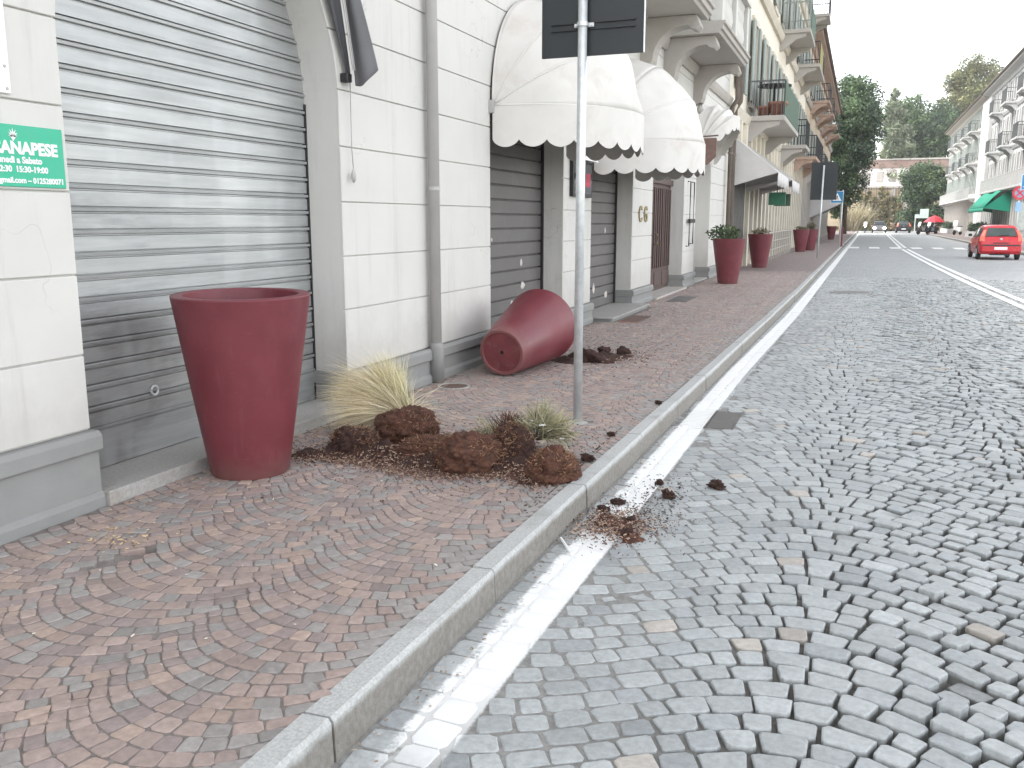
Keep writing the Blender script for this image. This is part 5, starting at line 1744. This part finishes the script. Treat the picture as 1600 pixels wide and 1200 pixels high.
def crossing_sign(lb, px, y, z0, x, pole_top, size=0.62, pm=GALV_POLE):
    t = thing('crossing_sign', lb, 'street sign', (x, y, S), 'blue pedestrian crossing signs')
    MB().tube([(x, y, S), (x, y, pole_top)], 0.035, 10).build('pole', pm, t, smooth=True)
    xc = px
    h = size / 2
    zc = z0 + h
    f = y - 0.045
    b = MB().box(xc - h, xc + h, f, f + 0.01, zc - h, zc + h).build('sign_panel', WHITE, t)
    MB().box(xc - h + 0.02, xc + h - 0.02, f - 0.003, f - 0.001, zc - h + 0.02, zc + h - 0.02).build('blue_field', SIGN_BLUE, b)
    MB().prism([(xc - h * 0.72, zc - h * 0.62), (xc + h * 0.72, zc - h * 0.62), (xc, zc + h * 0.68)], 'y', f - 0.006, f - 0.0035).build('white_triangle', WHITE, b)
    m = MB()
    s = h * 0.9
    m.prism([(xc + s * 0.06 * math.cos(a) + 0.0, zc + s * 0.28 + s * 0.06 * math.sin(a)) for a in np.linspace(0, 2 * PI, 9)[:-1]], 'y', f - 0.009, f - 0.0065)
    m.prism([(xc - s * 0.07, zc - s * 0.15), (xc + s * 0.09, zc - s * 0.15), (xc + s * 0.05, zc + s * 0.2), (xc - s * 0.06, zc + s * 0.2)], 'y', f - 0.009, f - 0.0065)
    m.prism([(xc - s * 0.07, zc - s * 0.152), (xc + s * 0.01, zc - s * 0.152), (xc - s * 0.18, zc - s * 0.55), (xc - s * 0.26, zc - s * 0.55)], 'y', f - 0.009, f - 0.0065)
    m.prism([(xc + s * 0.015, zc - s * 0.152), (xc + s * 0.09, zc - s * 0.152), (xc + s * 0.24, zc - s * 0.55), (xc + s * 0.16, zc - s * 0.55)], 'y', f - 0.009, f - 0.0065)
    m.prism([(xc + s * 0.055, zc + s * 0.17), (xc + s * 0.22, zc - s * 0.05), (xc + s * 0.18, zc - s * 0.09), (xc + s * 0.055, zc + s * 0.07)], 'y', f - 0.009, f - 0.0065)
    m.prism([(xc - s * 0.065, zc + s * 0.17), (xc - s * 0.24, zc - s * 0.02), (xc - s * 0.20, zc - s * 0.07), (xc - s * 0.065, zc + s * 0.07)], 'y', f - 0.009, f - 0.0065)
    tag(m.build('walking_figure', BLACKMETAL, b), kind='stuff')
    return t


crossing_sign('blue pedestrian crossing sign on the left pavement, half in front of the dark tree', -1.33, 51.1, 2.42, -1.06, 3.1)
crossing_sign('blue pedestrian crossing sign at the right edge of the photo above the red car', 7.30, 49.6, 2.95, 7.55, 3.75, 0.72)
t = thing('bollard', 'dark red post standing at the foot of the left crossing sign', 'bollard', (-1.02, 52.0, S))
MB().lathe([(0.06, 0), (0.06, 0.95), (0.07, 0.97), (0.05, 1.05), (0, 1.08)], 10, (-1.0, 52.0, S)).build('post', POT, t)
MB().lathe([(0.09, 0), (0.09, 0.08), (0.062, 0.1)], 10, (-1.0, 52.0, S)).build('foot', POT, t)
t = thing('no_parking_sign', 'round red and blue no parking sign with a small blue plate below', 'street sign', (7.12, 51, S))
MB().tube([(7.12, 51, S), (7.12, 51, 3.2)], 0.035, 8).build('pole', GALV_POLE, t, smooth=True)
c = (7.12, 50.95, 2.85)
Rm = Matrix.Translation(c) @ Matrix.Rotation(PI / 2, 4, 'X')
MB().lathe([(0, 0), (0.33, 0), (0.33, 0.01), (0, 0.01)], 28).xform(Rm).build('sign_panel', SIGN_RED, t)
MB().lathe([(0, 0.011), (0.23, 0.011), (0.23, 0.014), (0, 0.014)], 28).xform(Rm).build('blue_field', M('washed blue', (0.25, 0.30, 0.45), 0.4), t)
MB().box(-0.24, 0.24, -0.035, 0.035, 0.0145, 0.017).xform(Rm @ Matrix.Rotation(R_(-45), 4, 'Z')).build('red_bar', SIGN_RED, t)
MB().box(-0.24, 0.24, -0.035, 0.035, 0.0175, 0.0195).xform(Rm @ Matrix.Rotation(R_(45), 4, 'Z')).build('red_bar', SIGN_RED, t)
MB().box(6.98, 7.24, 50.94, 50.955, 1.95, 2.42).build('plate', M('pale blue plate', (0.25, 0.42, 0.62), 0.4), t)
t = thing('ticket_machine', 'pale rounded street cabinet on a post at the right edge beside the crossing sign', 'street cabinet', (7.45, 52, S))
MB().prism([(7.22 + 0.0, 1.0), (7.75, 1.0), (7.75, 2.1)] + [(7.485 + 0.265 * math.cos(a), 2.1 + 0.3 * math.sin(a)) for a in np.linspace(0.1, PI - 0.1, 9)] + [(7.22, 2.1)], 'y', 51.9, 52.2).build('cabinet', M('pale grey green', (0.42, 0.46, 0.43), 0.6), t, bevel=0.02)
MB().box(7.38, 7.59, 51.95, 52.15, S, 0.998).build('post', GREYTRIM, t)
t = thing('direction_board', 'two pale green direction boards on a pole at the far end of the street', 'street sign', (6.45, 132, 0))
MB().tube([(6.5, 132, 0), (6.5, 132, 2.3)], 0.06, 6).build('pole', GALV_POLE, t)
MB().box(7.0, 8.05, 131.9, 131.95, 1.85, 3.05).build('board', M('pale green board', (0.50, 0.60, 0.56), 0.6), t)
MB().box(6.4, 6.99, 131.9, 131.95, 1.85, 2.35).build('board', M('pale green board', (0.5, 0.6, 0.56), 0.6), t)
t = thing('parasol', 'red parasol open at the far end of the right pavement', 'parasol', (7.6, 112, 0))
MB().lathe([(1.15, 1.35), (0.6, 1.85), (0.05, 2.1), (0, 2.12)], 8, (7.5, 112, 0)).build('canopy', SIGN_RED, t, fix=True)
MB().tube([(7.5, 112, 0), (7.5, 112, 2.1)], 0.04, 6).build('pole', WHITE, t)

# covers set into the ground
t = thing('drain_grate', 'ribbed drain grate in the gutter crossed by the white line', 'drain', (-1.1, 6.8, 0))
m = MB()
for q in np.arange(6.53, 7.14, 0.052):
    m.box(-1.215, -1.015, q, q + 0.030, -0.03, 0.001)
GR = M('painted grate iron', (0.20, 0.20, 0.195), 0.6, 0.2, ns=20, amt=0.2, dirt=(0.7, 0.7, 0.69), dirt_amt=0.9, ds=4)
_g = GR.node_tree
_gb = _g.nodes['Principled BSDF']
_g.links.new(line_paint(_g, _gb.inputs['Base Color'].links[0].from_socket)[0], _gb.inputs['Base Color'])
tag(m.build('grate_bars', GR, t), kind='stuff')
MB().box(-1.235, -1.216, 6.505, 7.155, -0.04, 0.003).box(-1.014, -1.0, 6.505, 7.155, -0.04, 0.003).box(-1.2155, -1.0145, 6.505, 6.528, -0.04, 0.003).box(-1.2155, -1.0145, 7.13, 7.155, -0.04, 0.003).build('frame', GR, t)
t = thing('hatch_cover', 'square grey metal hatch cover in the road beside the drain grate', 'cover', (-0.89, 6.85, 0))
MB().box(-0.985, -0.80, 6.53, 7.14, -0.03, 0.002).build('cover_plate', IRON, t, bevel=0.003, segs=1)
MB().box(-0.998, -0.987, 6.51, 7.16, -0.03, 0.004).box(-0.798, -0.787, 6.51, 7.16, -0.03, 0.004).build('frame', IRON, t)
t = thing('hatch_cover', 'round dark manhole cover in the middle of the road far ahead', 'cover', (-0.13, 20.42, 0))
MB().lathe([(0.36, -0.03), (0.36, 0.004), (0.0, 0.004)], 28, (-0.13, 20.42, 0)).build('cover_plate', IRON, t)
MB().lathe([(0.375, -0.03), (0.375, 0.008), (0.41, 0.008), (0.41, -0.03)], 28, (-0.13, 20.42, 0)).build('frame', GRANITE, t)
t = thing('hatch_cover', 'rust brown cover set in the pavement before the second grey shutter', 'cover', (-3.0, 12.45, S))
MB().box(-3.05, -2.79, 12.01, 12.89, S - 0.03, S + 0.006).build('cover_plate', RUSTY, t)
MB().box(-3.05, -2.78, 11.97, 12.007, S - 0.03, S + 0.008).build('frame', TERRA, t)
t = thing('hatch_cover', 'grey cover set in the pavement before the wooden door', 'cover', (-2.9, 16, S))
MB().box(-3.09, -2.75, 15.42, 16.58, S - 0.03, S + 0.005).build('cover_plate', IRON, t)
MB().box(-3.11, -3.092, 15.4, 16.6, S - 0.03, S + 0.007).build('frame', GRANITE, t)
t = thing('hatch_cover', 'small rusty cover in the pavement at the foot of the grey rain pipe', 'cover', (-3.12, 6.74, S))
MB().lathe([(0.115, -0.03), (0.115, 0.002), (0.0, 0.000)], 24, (-3.12, 6.74, S)).build('cover_plate', RUSTY, t)
MB().lathe([(0.117, -0.03), (0.117, 0.006), (0.14, 0.006), (0.14, -0.03)], 24, (-3.12, 6.74, S)).build('frame', GRANITE, t)
o = MB().tube([(-1.245, 3.88, 0.014), (-1.19, 3.79, 0.013), (-1.135, 3.70, 0.012)], [0.006, 0.0075, 0.006], 6).build('white_stick', WHITE)
tag(o, 'thin white stick lying on the cobbles between kerb and white line', 'stick')

# ================================================================== VEHICLES
STN = [(-1.88, .36, .56, .58, .72, .66), (-1.83, .28, .80, .84, .80, .73), (-1.77, .25, .90, .96, .82, .73), (-1.62, .24, .93, 1.20, .83, .67), (-1.46, .24, .94, 1.42, .84, .60), (-1.30, .24, .94, 1.46, .84, .59), (-0.6, .23, .93, 1.49, .84, .60),
       (0.1, .23, .92, 1.47, .84, .59), (.42, .23, .91, 1.38, .84, .60), (.95, .23, .89, .96, .83, .70), (1.5, .24, .79, .83, .80, .68), (1.76, .27, .65, .69, .75, .62), (1.86, .34, .50, .52, .66, .58)]


def lerp_st(y):
    for a, b in zip(STN[:-1], STN[1:]):
        if a[0] <= y <= b[0]:
            f = (y - a[0]) / (b[0] - a[0])
            return [p + (q - p) * f for p, q in zip(a, b)]
    return STN[0] if y < STN[0][0] else STN[-1]


def car(label, paint, loc, rz, lit=False, group=None, stretch=1.0):
    t = thing('car', label, 'car', (0, 0, 0), group)
    m = MB()
    for (y, zb, zl, zr, w_, wr) in STN:
        half = [(0, zb), (w_ * .9, zb), (w_ * .985, zb + .1), (w_, (zb + zl) / 2), (w_ * .985, zl - .05), (w_ * .95, zl), (wr + (w_ * .95 - wr) * .08, zr - .07), (wr * .9, zr - .012), (wr * .5, zr + .008), (0, zr + .012)]
        ring = half + [(-x, z) for x, z in half[-2:0:-1]]
        m.v += [(x, y, z) for x, z in ring]
    n = len(STN[0:1]) and 18
    for i in range(len(STN) - 1):
        m.f += [(i * n + k, i * n + (k + 1) % n, (i + 1) * n + (k + 1) % n, (i + 1) * n + k) for k in range(n)]
    m.f += [tuple(range(n))[::-1], tuple(range((len(STN) - 1) * n, len(STN) * n))]
    m.build('body', paint, t, sharp=50)

    def side(y, f, s, off):
        _, zb, zl, zr, w_, wr = lerp_st(y)
        return (s * (w_ * .95 + (wr + (w_ * .95 - wr) * .08 - w_ * .95) * f + off), y, zl + (zr - .07 - zl) * f)
    for s in (-1, 1):
        for ya, yb, yc, yd in ((-1.22, -0.45, -0.45, -1.12), (-0.38, .62, .30, -0.38)):
            m = MB()
            q = [side(ya, .10, s, .012), side(yb, .10, s, .012), side(yc, .90, s, .012), side(yd, .90, s, .012)]
            m.add(q + [(p[0] - s * .02, p[1], p[2]) for p in q], [(0, 1, 2, 3), (4, 7, 6, 5), (0, 4, 5, 1), (1, 5, 6, 2), (2, 6, 7, 3), (3, 7, 4, 0)]).build('side_window', GLASS, t)
    # rear window and windscreen lie a hair above the loft
    for (pts, nm) in (([(-.60, -1.745, 1.00), (.60, -1.745, 1.00), (.51, -1.52, 1.345), (-.51, -1.52, 1.345)], 'rear_window'), ([(-.62, .93, 1.0), (.62, .93, 1.0), (.52, .45, 1.375), (-.52, .45, 1.375)], 'windscreen')):
        sg = -1 if nm == 'rear_window' else 1
        q = [(x, y + sg * .03, z + .02) for x, y, z in pts]
        MB().add(q + [(x, y - sg * .05, z - .03) for x, y, z in q], [(0, 1, 2, 3), (4, 7, 6, 5), (0, 4, 5, 1), (1, 5, 6, 2), (2, 6, 7, 3), (3, 7, 4, 0)]).build(nm, GLASS if nm == 'windscreen' else M('rear window glass', (0.055, 0.075, 0.072), 0.35, ns=2, amt=0.2, bstr=0, spec=0.25), t)
    MB().tube([(-.10, -1.79, 1.03), (.30, -1.76, 1.07)], 0.014, 5).build('wiper', BLACKPL, t)
    b = MB().box(-.76, .76, -1.925, -1.84, .34, .66).build('bumper', paint, t, bevel=0.05, segs=3)
    MB().box(-.74, .74, -1.932, -1.926, .60, .66).build('rubbing_strip', BLACKPL, b)
    MB().box(-.25, .25, -1.936, -1.926, .44, .555).build('number_plate', WHITE, b)
    MB().box(-.30, .30, -1.868, -1.845, .70, .745).build('grip_strip', BLACKPL, t)
    MB().lathe([(0, 0), (.05, 0), (.05, .012), (0, .016)], 14).xform(Matrix.Translation((0, -1.835, .89)) @ Matrix.Rotation(PI / 2, 4, 'X')).build('badge', SILVER, t)
    for s in (-1, 1):
        m = MB()
        q = [(s * .83, -1.80, .80), (s * .64, -1.855, .80), (s * .645, -1.77, 1.02), (s * .57, -1.60, 1.28), (s * .66, -1.57, 1.28), (s * .79, -1.72, 1.02)]
        m.add(q + [(x, y + .06, z) for x, y, z in q], [(0, 1, 2, 3, 4, 5), (11, 10, 9, 8, 7, 6)] + [(i, (i + 1) % 6, 6 + (i + 1) % 6, 6 + i) for i in range(6)])
        m.build('tail_lamp', TAIL, t)
        MB().box(min(s * .42, s * .72), max(s * .42, s * .72), 1.77, 1.87, .53, .70).build('headlight', LAMP_ON if lit else GLASS, t, bevel=0.02)
        MB().prism([(s * .83, .98), (s * .99, .97), (s * .99, 1.08), (s * .86, 1.10)], 'y', .52, .62).build('wing_mirror', BLACKPL, t, bevel=0.02)
        for yy in (-1.18, 1.20):
            wv = MB().lathe([(0.0, -.085), (.20, -.085), (.285, -.075), (.295, -.05), (.295, .05), (.285, .075), (.20, .085), (0, .085)], 20).xform(Matrix.Translation((s * .765, yy, .295)) @ Matrix.Rotation(PI / 2, 4, 'Y')).build('wheel', RUBBER, t, sharp=40)
            MB().lathe([(0, 0), (.17, 0), (.19, .006), (.19, -.01), (0, -.01)], 16).xform(Matrix.Translation((s * .853, yy, .295)) @ Matrix.Rotation(s * PI / 2, 4, 'Y')).build('hub_cap', SILVER, wv)
            m = MB()
            ar = [(yy + .35 * math.cos(a), .295 + .35 * math.sin(a)) for a in np.linspace(0, PI, 13)]
            m.prism(ar + [(yy - .35, .25), (yy + .35, .25)], 'x', min(s * .82, s * .847), max(s * .82, s * .847)).build('wheel_arch', BLACKPL, t)
    MB().box(-.35, .35, -1.86, -1.2, .20, .25).build('underside', BLACKPL, t)
    t.location = loc
    t.rotation_euler = (0, 0, rz)
    t.scale = (stretch,) * 3
    return t


car('small red hatchback seen from behind on the right lane', RED, (5.02, 41.3, 0.0), R_(1.5), stretch=0.9)
car('distant grey car coming towards us with both headlamps lit', M('mid grey car paint', (0.10, 0.10, 0.105), 0.3, 0.3, ns=3, amt=0.04, bstr=0), (2.0, 124, 0.0), PI, True)
car('distant dark car driving away beyond the crossing', DARKCAR, (4.85, 126, 0.0), 0)


def scooter(label, loc, rz, paint, lit=False):
    t = thing('scooter', label, 'scooter', (0, 0, 0), 'scooters and motorbikes far down the street')
    for yy in (-.6, .62):
        MB().lathe([(.12, -.06), (.23, -.05), (.25, 0), (.23, .05), (.12, .06)], 14).xform(Matrix.Translation((0, yy, .25)) @ Matrix.Rotation(PI / 2, 4, 'Y')).build('wheel', RUBBER, t)
    MB().prism([(-.75, .45), (-.3, .30), (.30, .28), (.45, .45), (.55, .95), (.48, 1.0), (.30, .45), (-.1, .42), (-.15, .78), (-.8, .80), (-.9, .65)], 'x', -.19, .19).build('body', paint, t, bevel=0.05)
    MB().box(-.16, .16, -.78, -.12, .782, .87).build('seat', BLACKPL, t, bevel=0.04)
    MB().tube([(-.33, .40, 1.05), (0, .50, 1.02), (.33, .40, 1.05)], .02, 6).build('handlebar', BLACKPL, t)
    MB().prism([(.52, .95), (.60, .95), (.46, 1.38), (.44, 1.38)], 'x', -.2, .2).build('windscreen', WHITE, t)
    MB().lathe([(0, 0), (.08, 0), (.06, .05), (0, .06)], 10).xform(Matrix.Translation((0, .56, .85)) @ Matrix.Rotation(-PI / 2, 4, 'X')).build('headlamp', LAMP_ON if lit else WHITE, t)
    t.location, t.rotation_euler = loc, (0, 0, rz)


scooter('scooter with its headlamp lit, left of the distant oncoming car', (0.35, 123, 0), PI, DARKCAR, True)
scooter('dark parked scooter, left one by the red parasol', (6.35, 111, 0), 2.2, DARKCAR)
scooter('dark parked motorbike under the red parasol', (7.1, 108.5, 0), 2.4, DARKCAR)
scooter('parked scooter with a white fairing at the right kerb, nearest of the parked ones', (8.75, 99, S), 2.6, WHITE)

# ================================================================== TREES AND PLANTING
def leaf_mass(m, blobs, n_tot, s, cols, shell=0.45):
    vol = [b[1][0] * b[1][1] * b[1][2] for b in blobs]
    tot = sum(v ** 0.67 for v in vol)
    for (c, r), v in zip(blobs, vol):
        n = int(n_tot * v ** 0.67 / tot)
        # clumps inside the blob
        nc = max(5, n // 45)
        D = RNG.normal(size=(nc, 3))
        D /= np.linalg.norm(D, axis=1)[:, None]
        cc = np.array(c) + D * np.array(r) * (RNG.random((nc, 1)) ** shell)
        tone = RNG.uniform(0.65, 1.4, nc)
        hue = RNG.integers(0, len(cols), nc)
        k = RNG.integers(0, nc, n)
        P = cc[k] + RNG.normal(size=(n, 3)) * (min(r) * 0.24)
        A = RNG.normal(size=(n, 3))
        A /= np.linalg.norm(A, axis=1)[:, None]
        B = np.cross(A, RNG.normal(size=(n, 3)))
        B /= np.linalg.norm(B, axis=1)[:, None]
        L = (s * RNG.uniform(0.6, 1.4, n))[:, None]
        W_ = L * RNG.uniform(0.35, 0.6, (n, 1))
        V = np.stack([P - A * L / 2, P + B * W_ / 2, P + A * L / 2, P - B * W_ / 2], 1).reshape(-1, 3)
        o = len(m.v)
        m.v += [tuple(q) for q in V]
        m.f += [(o + 4 * i, o + 4 * i + 1, o + 4 * i + 2, o + 4 * i + 3) for i in range(n)]
        for i in range(n):
            g = tone[k[i]] * RNG.uniform(0.8, 1.2)
            c3 = cols[hue[k[i]]]
            m.c += [(c3[0] * g, c3[1] * g, c3[2] * g)] * 4


def tree(name, label, base, blobs, n, s, cols, trunk_r, group=None, shell=0.45, cat='tree'):
    t = thing(name, label, cat, base, group)
    m = MB()
    leaf_mass(m, blobs, n, s, cols, shell)
    m.build('crown', LEAF, t, fix=False)
    top = max(b[0][2] for b in blobs)
    b0 = Vector(base)
    m = MB()
    m.tube([b0, b0 + Vector((0.1, 0, (top - b0.z) * 0.3)), Vector((b0.x, b0.y, b0.z + (top - b0.z) * 0.7)), Vector((b0.x + 0.2, b0.y, top))], [trunk_r, trunk_r * 0.8, trunk_r * 0.5, trunk_r * 0.15], 8)
    m.build('trunk', BARK, t, smooth=True)
    for c, r in blobs[:14]:
        z0 = b0.z + (c[2] - b0.z) * 0.5
        MB().tube([(b0.x, b0.y, z0), ((b0.x + c[0]) / 2, (b0.y + c[1]) / 2, (z0 + c[2]) / 2 + 0.3), c], [trunk_r * 0.4, trunk_r * 0.28, trunk_r * 0.1], 6).build('limb', BARK, t, smooth=True)
    return t


def ball_set(c, r, n, rr, lo=-1.0):
    out = []
    while len(out) < n:
        d = RNG.normal(size=3)
        d /= np.linalg.norm(d)
        if d[2] < lo:
            continue
        f = RNG.uniform(0.35, 0.9)
        q = RNG.uniform(*rr)
        out.append((tuple(np.array(c) + d * np.array(r) * f), (q, q, q * 0.8)))
    return out


DARKG = [(0.037, 0.069, 0.037), (0.048, 0.083, 0.043), (0.069, 0.11, 0.053), (0.03, 0.055, 0.034)]
MIDG = [(0.075, 0.125, 0.048), (0.094, 0.144, 0.053), (0.062, 0.106, 0.043)]
YELG = [(0.17, 0.17, 0.065), (0.13, 0.14, 0.055), (0.21, 0.19, 0.08), (0.10, 0.115, 0.045)]
PALEG = [(0.17, 0.20, 0.125), (0.13, 0.165, 0.10), (0.21, 0.23, 0.15)]
OLIVE = [(0.20, 0.175, 0.085), (0.15, 0.14, 0.065), (0.24, 0.205, 0.11), (0.12, 0.12, 0.055)]
GT = 'trees closing the end of the street'
tree('broadleaf_tree', 'tall dark green tree standing right behind the left row of houses', (-1.9, 103, 0), ball_set((-1.5, 103, 12.3), (2.6, 2.6, 3.6), 30, (1.3, 2.0)) + ball_set((-1.6, 103, 7.5), (2.5, 2.4, 3.6), 24, (1.2, 1.9)) + ball_set((-2.2, 103, 3.6), (1.6, 2.0, 1.4), 8, (0.9, 1.3)), 52000, 0.30, DARKG + MIDG, 0.4, GT, shell=0.5)
tree('conifer_tree', 'pale grey green conifer between the dark tree and the mid green trees', (3.2, 152, 4), [((3.6 + RNG.normal() * 0.5 * (1 - k / 14), 152 + RNG.normal() * 0.4, 8.5 + k * 0.98), (3.2 * (1 - k / 15) + 0.5, 2.4 * (1 - k / 14) + 0.3, 0.9)) for k in range(13)], 22000, 0.36, PALEG, 0.35, GT)
tree('broadleaf_tree', 'mid green rounded tree beside the conifer, far centre', (5.6, 160, 6), ball_set((5.4, 160, 15.4), (3.3, 2.5, 5.2), 30, (1.6, 2.7)), 26000, 0.38, MIDG, 0.4, GT)
tree('broadleaf_tree', 'dark green rounded tree right of the far centre, before the tall pale one', (9.4, 158, 6), ball_set((9.2, 158, 14.4), (3.4, 2.5, 5.0), 30, (1.6, 2.6)), 26000, 0.38, DARKG + MIDG, 0.4, GT)
tree('broadleaf_tree', 'tall yellow green tree with gaps in its crown rising over the right houses', (14.0, 162, 0), ball_set((14.2, 162, 21.0), (4.4, 3.0, 5.6), 38, (1.2, 2.2)) + ball_set((12.4, 162, 15.5), (3.0, 2.6, 4.2), 18, (1.2, 2.1)), 32000, 0.36, YELG, 0.5, GT, shell=0.55)
tree('broadleaf_tree', 'low mid green tree at the street end in front of the parapet wall', (7.4, 140, 0), ball_set((7.9, 140, 6.3), (2.8, 2.2, 3.1), 28, (1.4, 2.1)) + ball_set((7.8, 140, 2.4), (2.7, 1.8, 1.7), 16, (1.1, 1.6)), 34000, 0.32, MIDG + DARKG, 0.35, GT)
# pale plumes and weeping vines at the street end
t = thing('pampas_shrub', 'pale pinkish plumed shrub at the street end under the dark tree', 'shrub', (-1.3, 126, 0))
m = MB()
for k in range(60):
    d = Vector((RNG.normal() * 0.35, RNG.normal() * 0.3, 1)).normalized()
    blades(m, (-1.0 + RNG.normal() * 0.7, 126, 0.2), 14, 3.6, d, 0.14, 0.045, [(0.52, 0.44, 0.34), (0.45, 0.40, 0.28), (0.34, 0.33, 0.20)], 0.5, seg=4, rr=0.3)
m.build('plumes', STRAW, t, fix=False)
wall = tag(thing('terrace_wall', None, None, (3, 147.5, 0)), 'tall retaining wall at the end of the street with weeping plants over it', 'wall')
MB().box(-12, 6.2, 147.4, 149, -0.1, 6.3).build('wall', M('ochre terrace wall', (0.42, 0.34, 0.24), 0.9, ns=0.8, amt=0.15), wall)
MB().box(-12, 6.3, 147.2, 149.2, 6.303, 6.6).build('coping', STONETRIM, wall)
for q in (0.2, 2.2, 4.0, 5.7):
    MB().box(q - 0.25, q + 0.25, 147.1, 147.39, -0.1, 6.2).build('buttress', STONETRIM, wall)
t = thing('weeping_vine', 'olive weeping vines hanging down the far terrace wall', 'vine', (2.2, 146.6, 0))
m = MB()
bl = []
for q in np.arange(-0.6, 5.4, 0.75):
    h = 5.6 + RNG.normal() * 0.5
    if abs(q - 2.7) < 0.3:
        continue
    for z in np.arange(0.6, h, 0.8):
        bl.append(((q + RNG.normal() * 0.12, 146.6, z), (0.42, 0.4, 0.6)))
leaf_mass(m, bl, 6500, 0.30, OLIVE, 0.6)
m.build('leaves', LEAF, t, fix=False)
m = MB()
for q in np.arange(-0.6, 5.4, 0.75):
    m.tube([(q, 146.9, 6.4), (q, 146.5, 5.8), (q + 0.1, 146.6, 0.5)], [0.05, 0.04, 0.02], 5)
m.build('stems', BARK, t)
hs = tag(thing('pink_house', None, None, (3.0, 152, 6)), 'pale pink house with a red brown parapet above the far terrace wall', 'building')
MB().box(-1.5, 6.0, 150.2, 150.9, 0, 9.4).build('wall', PINKWALL, hs)
MB().box(-1.6, 11.5, 150.0, 150.95, 9.403, 10.5).build('parapet', BRICKRED, hs)
MB().box(-1.7, 11.6, 149.9, 151.0, 10.503, 10.72).build('coping', STONETRIM, hs)
MB().box(6.02, 11.4, 150.2, 150.9, 0, 9.4).build('wall', M('olive render', (0.30, 0.27, 0.19), 0.9, ns=0.7, amt=0.2), hs)
for q in (0.2, 2.0, 3.8, 5.2):
    fr = MB().box(q - 0.5, q + 0.5, 150.14, 150.197, 7.3, 8.8).build('window', STONETRIM, hs)
    MB().box(q - 0.4, q + 0.4, 150.12, 150.138, 7.4, 8.7).build('pane', STONETRIM, fr)
t = thing('flower_bed', 'low pinkish flowering hedge at the street end behind the distant cars', 'hedge', (4, 146, 0))
m = MB()
leaf_mass(m, [((q, 146.2, 0.7), (0.9, 0.6, 0.7)) for q in np.arange(1.5, 10, 0.9)], 2500, 0.25, [(0.45, 0.32, 0.26), (0.35, 0.26, 0.18), (0.16, 0.14, 0.07)], 0.6)
m.build('leaves', LEAF, t, fix=False)
t = thing('flower_bed', 'low green and yellow hedge at the street end left of the distant cars', 'hedge', (-2, 146, 0))
m = MB()
leaf_mass(m, [((q, 146.2, 0.4), (0.9, 0.5, 0.5)) for q in np.arange(-8, 1.2, 0.9)], 2200, 0.25, [(0.22, 0.22, 0.06), (0.14, 0.15, 0.05)], 0.6)
m.build('leaves', LEAF, t, fix=False)
for (xa, xb, ya, yb, lb) in ((8.6, 9.4, 80, 90, 'clipped dark hedge in a trough before the green awning'), (8.9, 9.5, 112, 122, 'clipped dark hedge far down the right pavement')):
    t = thing('hedge', lb, 'hedge', ((xa + xb) / 2, (ya + yb) / 2, S), 'hedges along the right pavement')
    m = MB()
    leaf_mass(m, [((( xa + xb) / 2, q, 0.95), ((xb - xa) / 2, 0.7, 0.4)) for q in np.arange(ya + 0.4, yb, 0.8)], 3500, 0.16, DARKG, 0.8)
    m.build('leaves', LEAF, t, fix=False)
    MB().box(xa, xb, ya, yb, S, 0.6).build('trough', GREYTRIM, t)

# ================================================================== AIR
hz = MB().box(-64, 64, -62, 182, -1.2, 36).build('haze', None or bpy.data.materials.new('thin haze'))
hm = hz.data.materials[0]
hm.use_nodes = True
hn = hm.node_tree
hn.nodes.clear()
ho = hn.nodes.new('ShaderNodeOutputMaterial')
hv = hn.nodes.new('ShaderNodeVolumePrincipled')
hv.inputs['Color'].default_value = (0.92, 0.94, 0.95, 1)
hv.inputs['Density'].default_value = 0.0006
hv.inputs['Anisotropy'].default_value = 0.2
hn.links.new(hv.outputs[0], ho.inputs['Volume'])
tag(hz, kind='stuff')
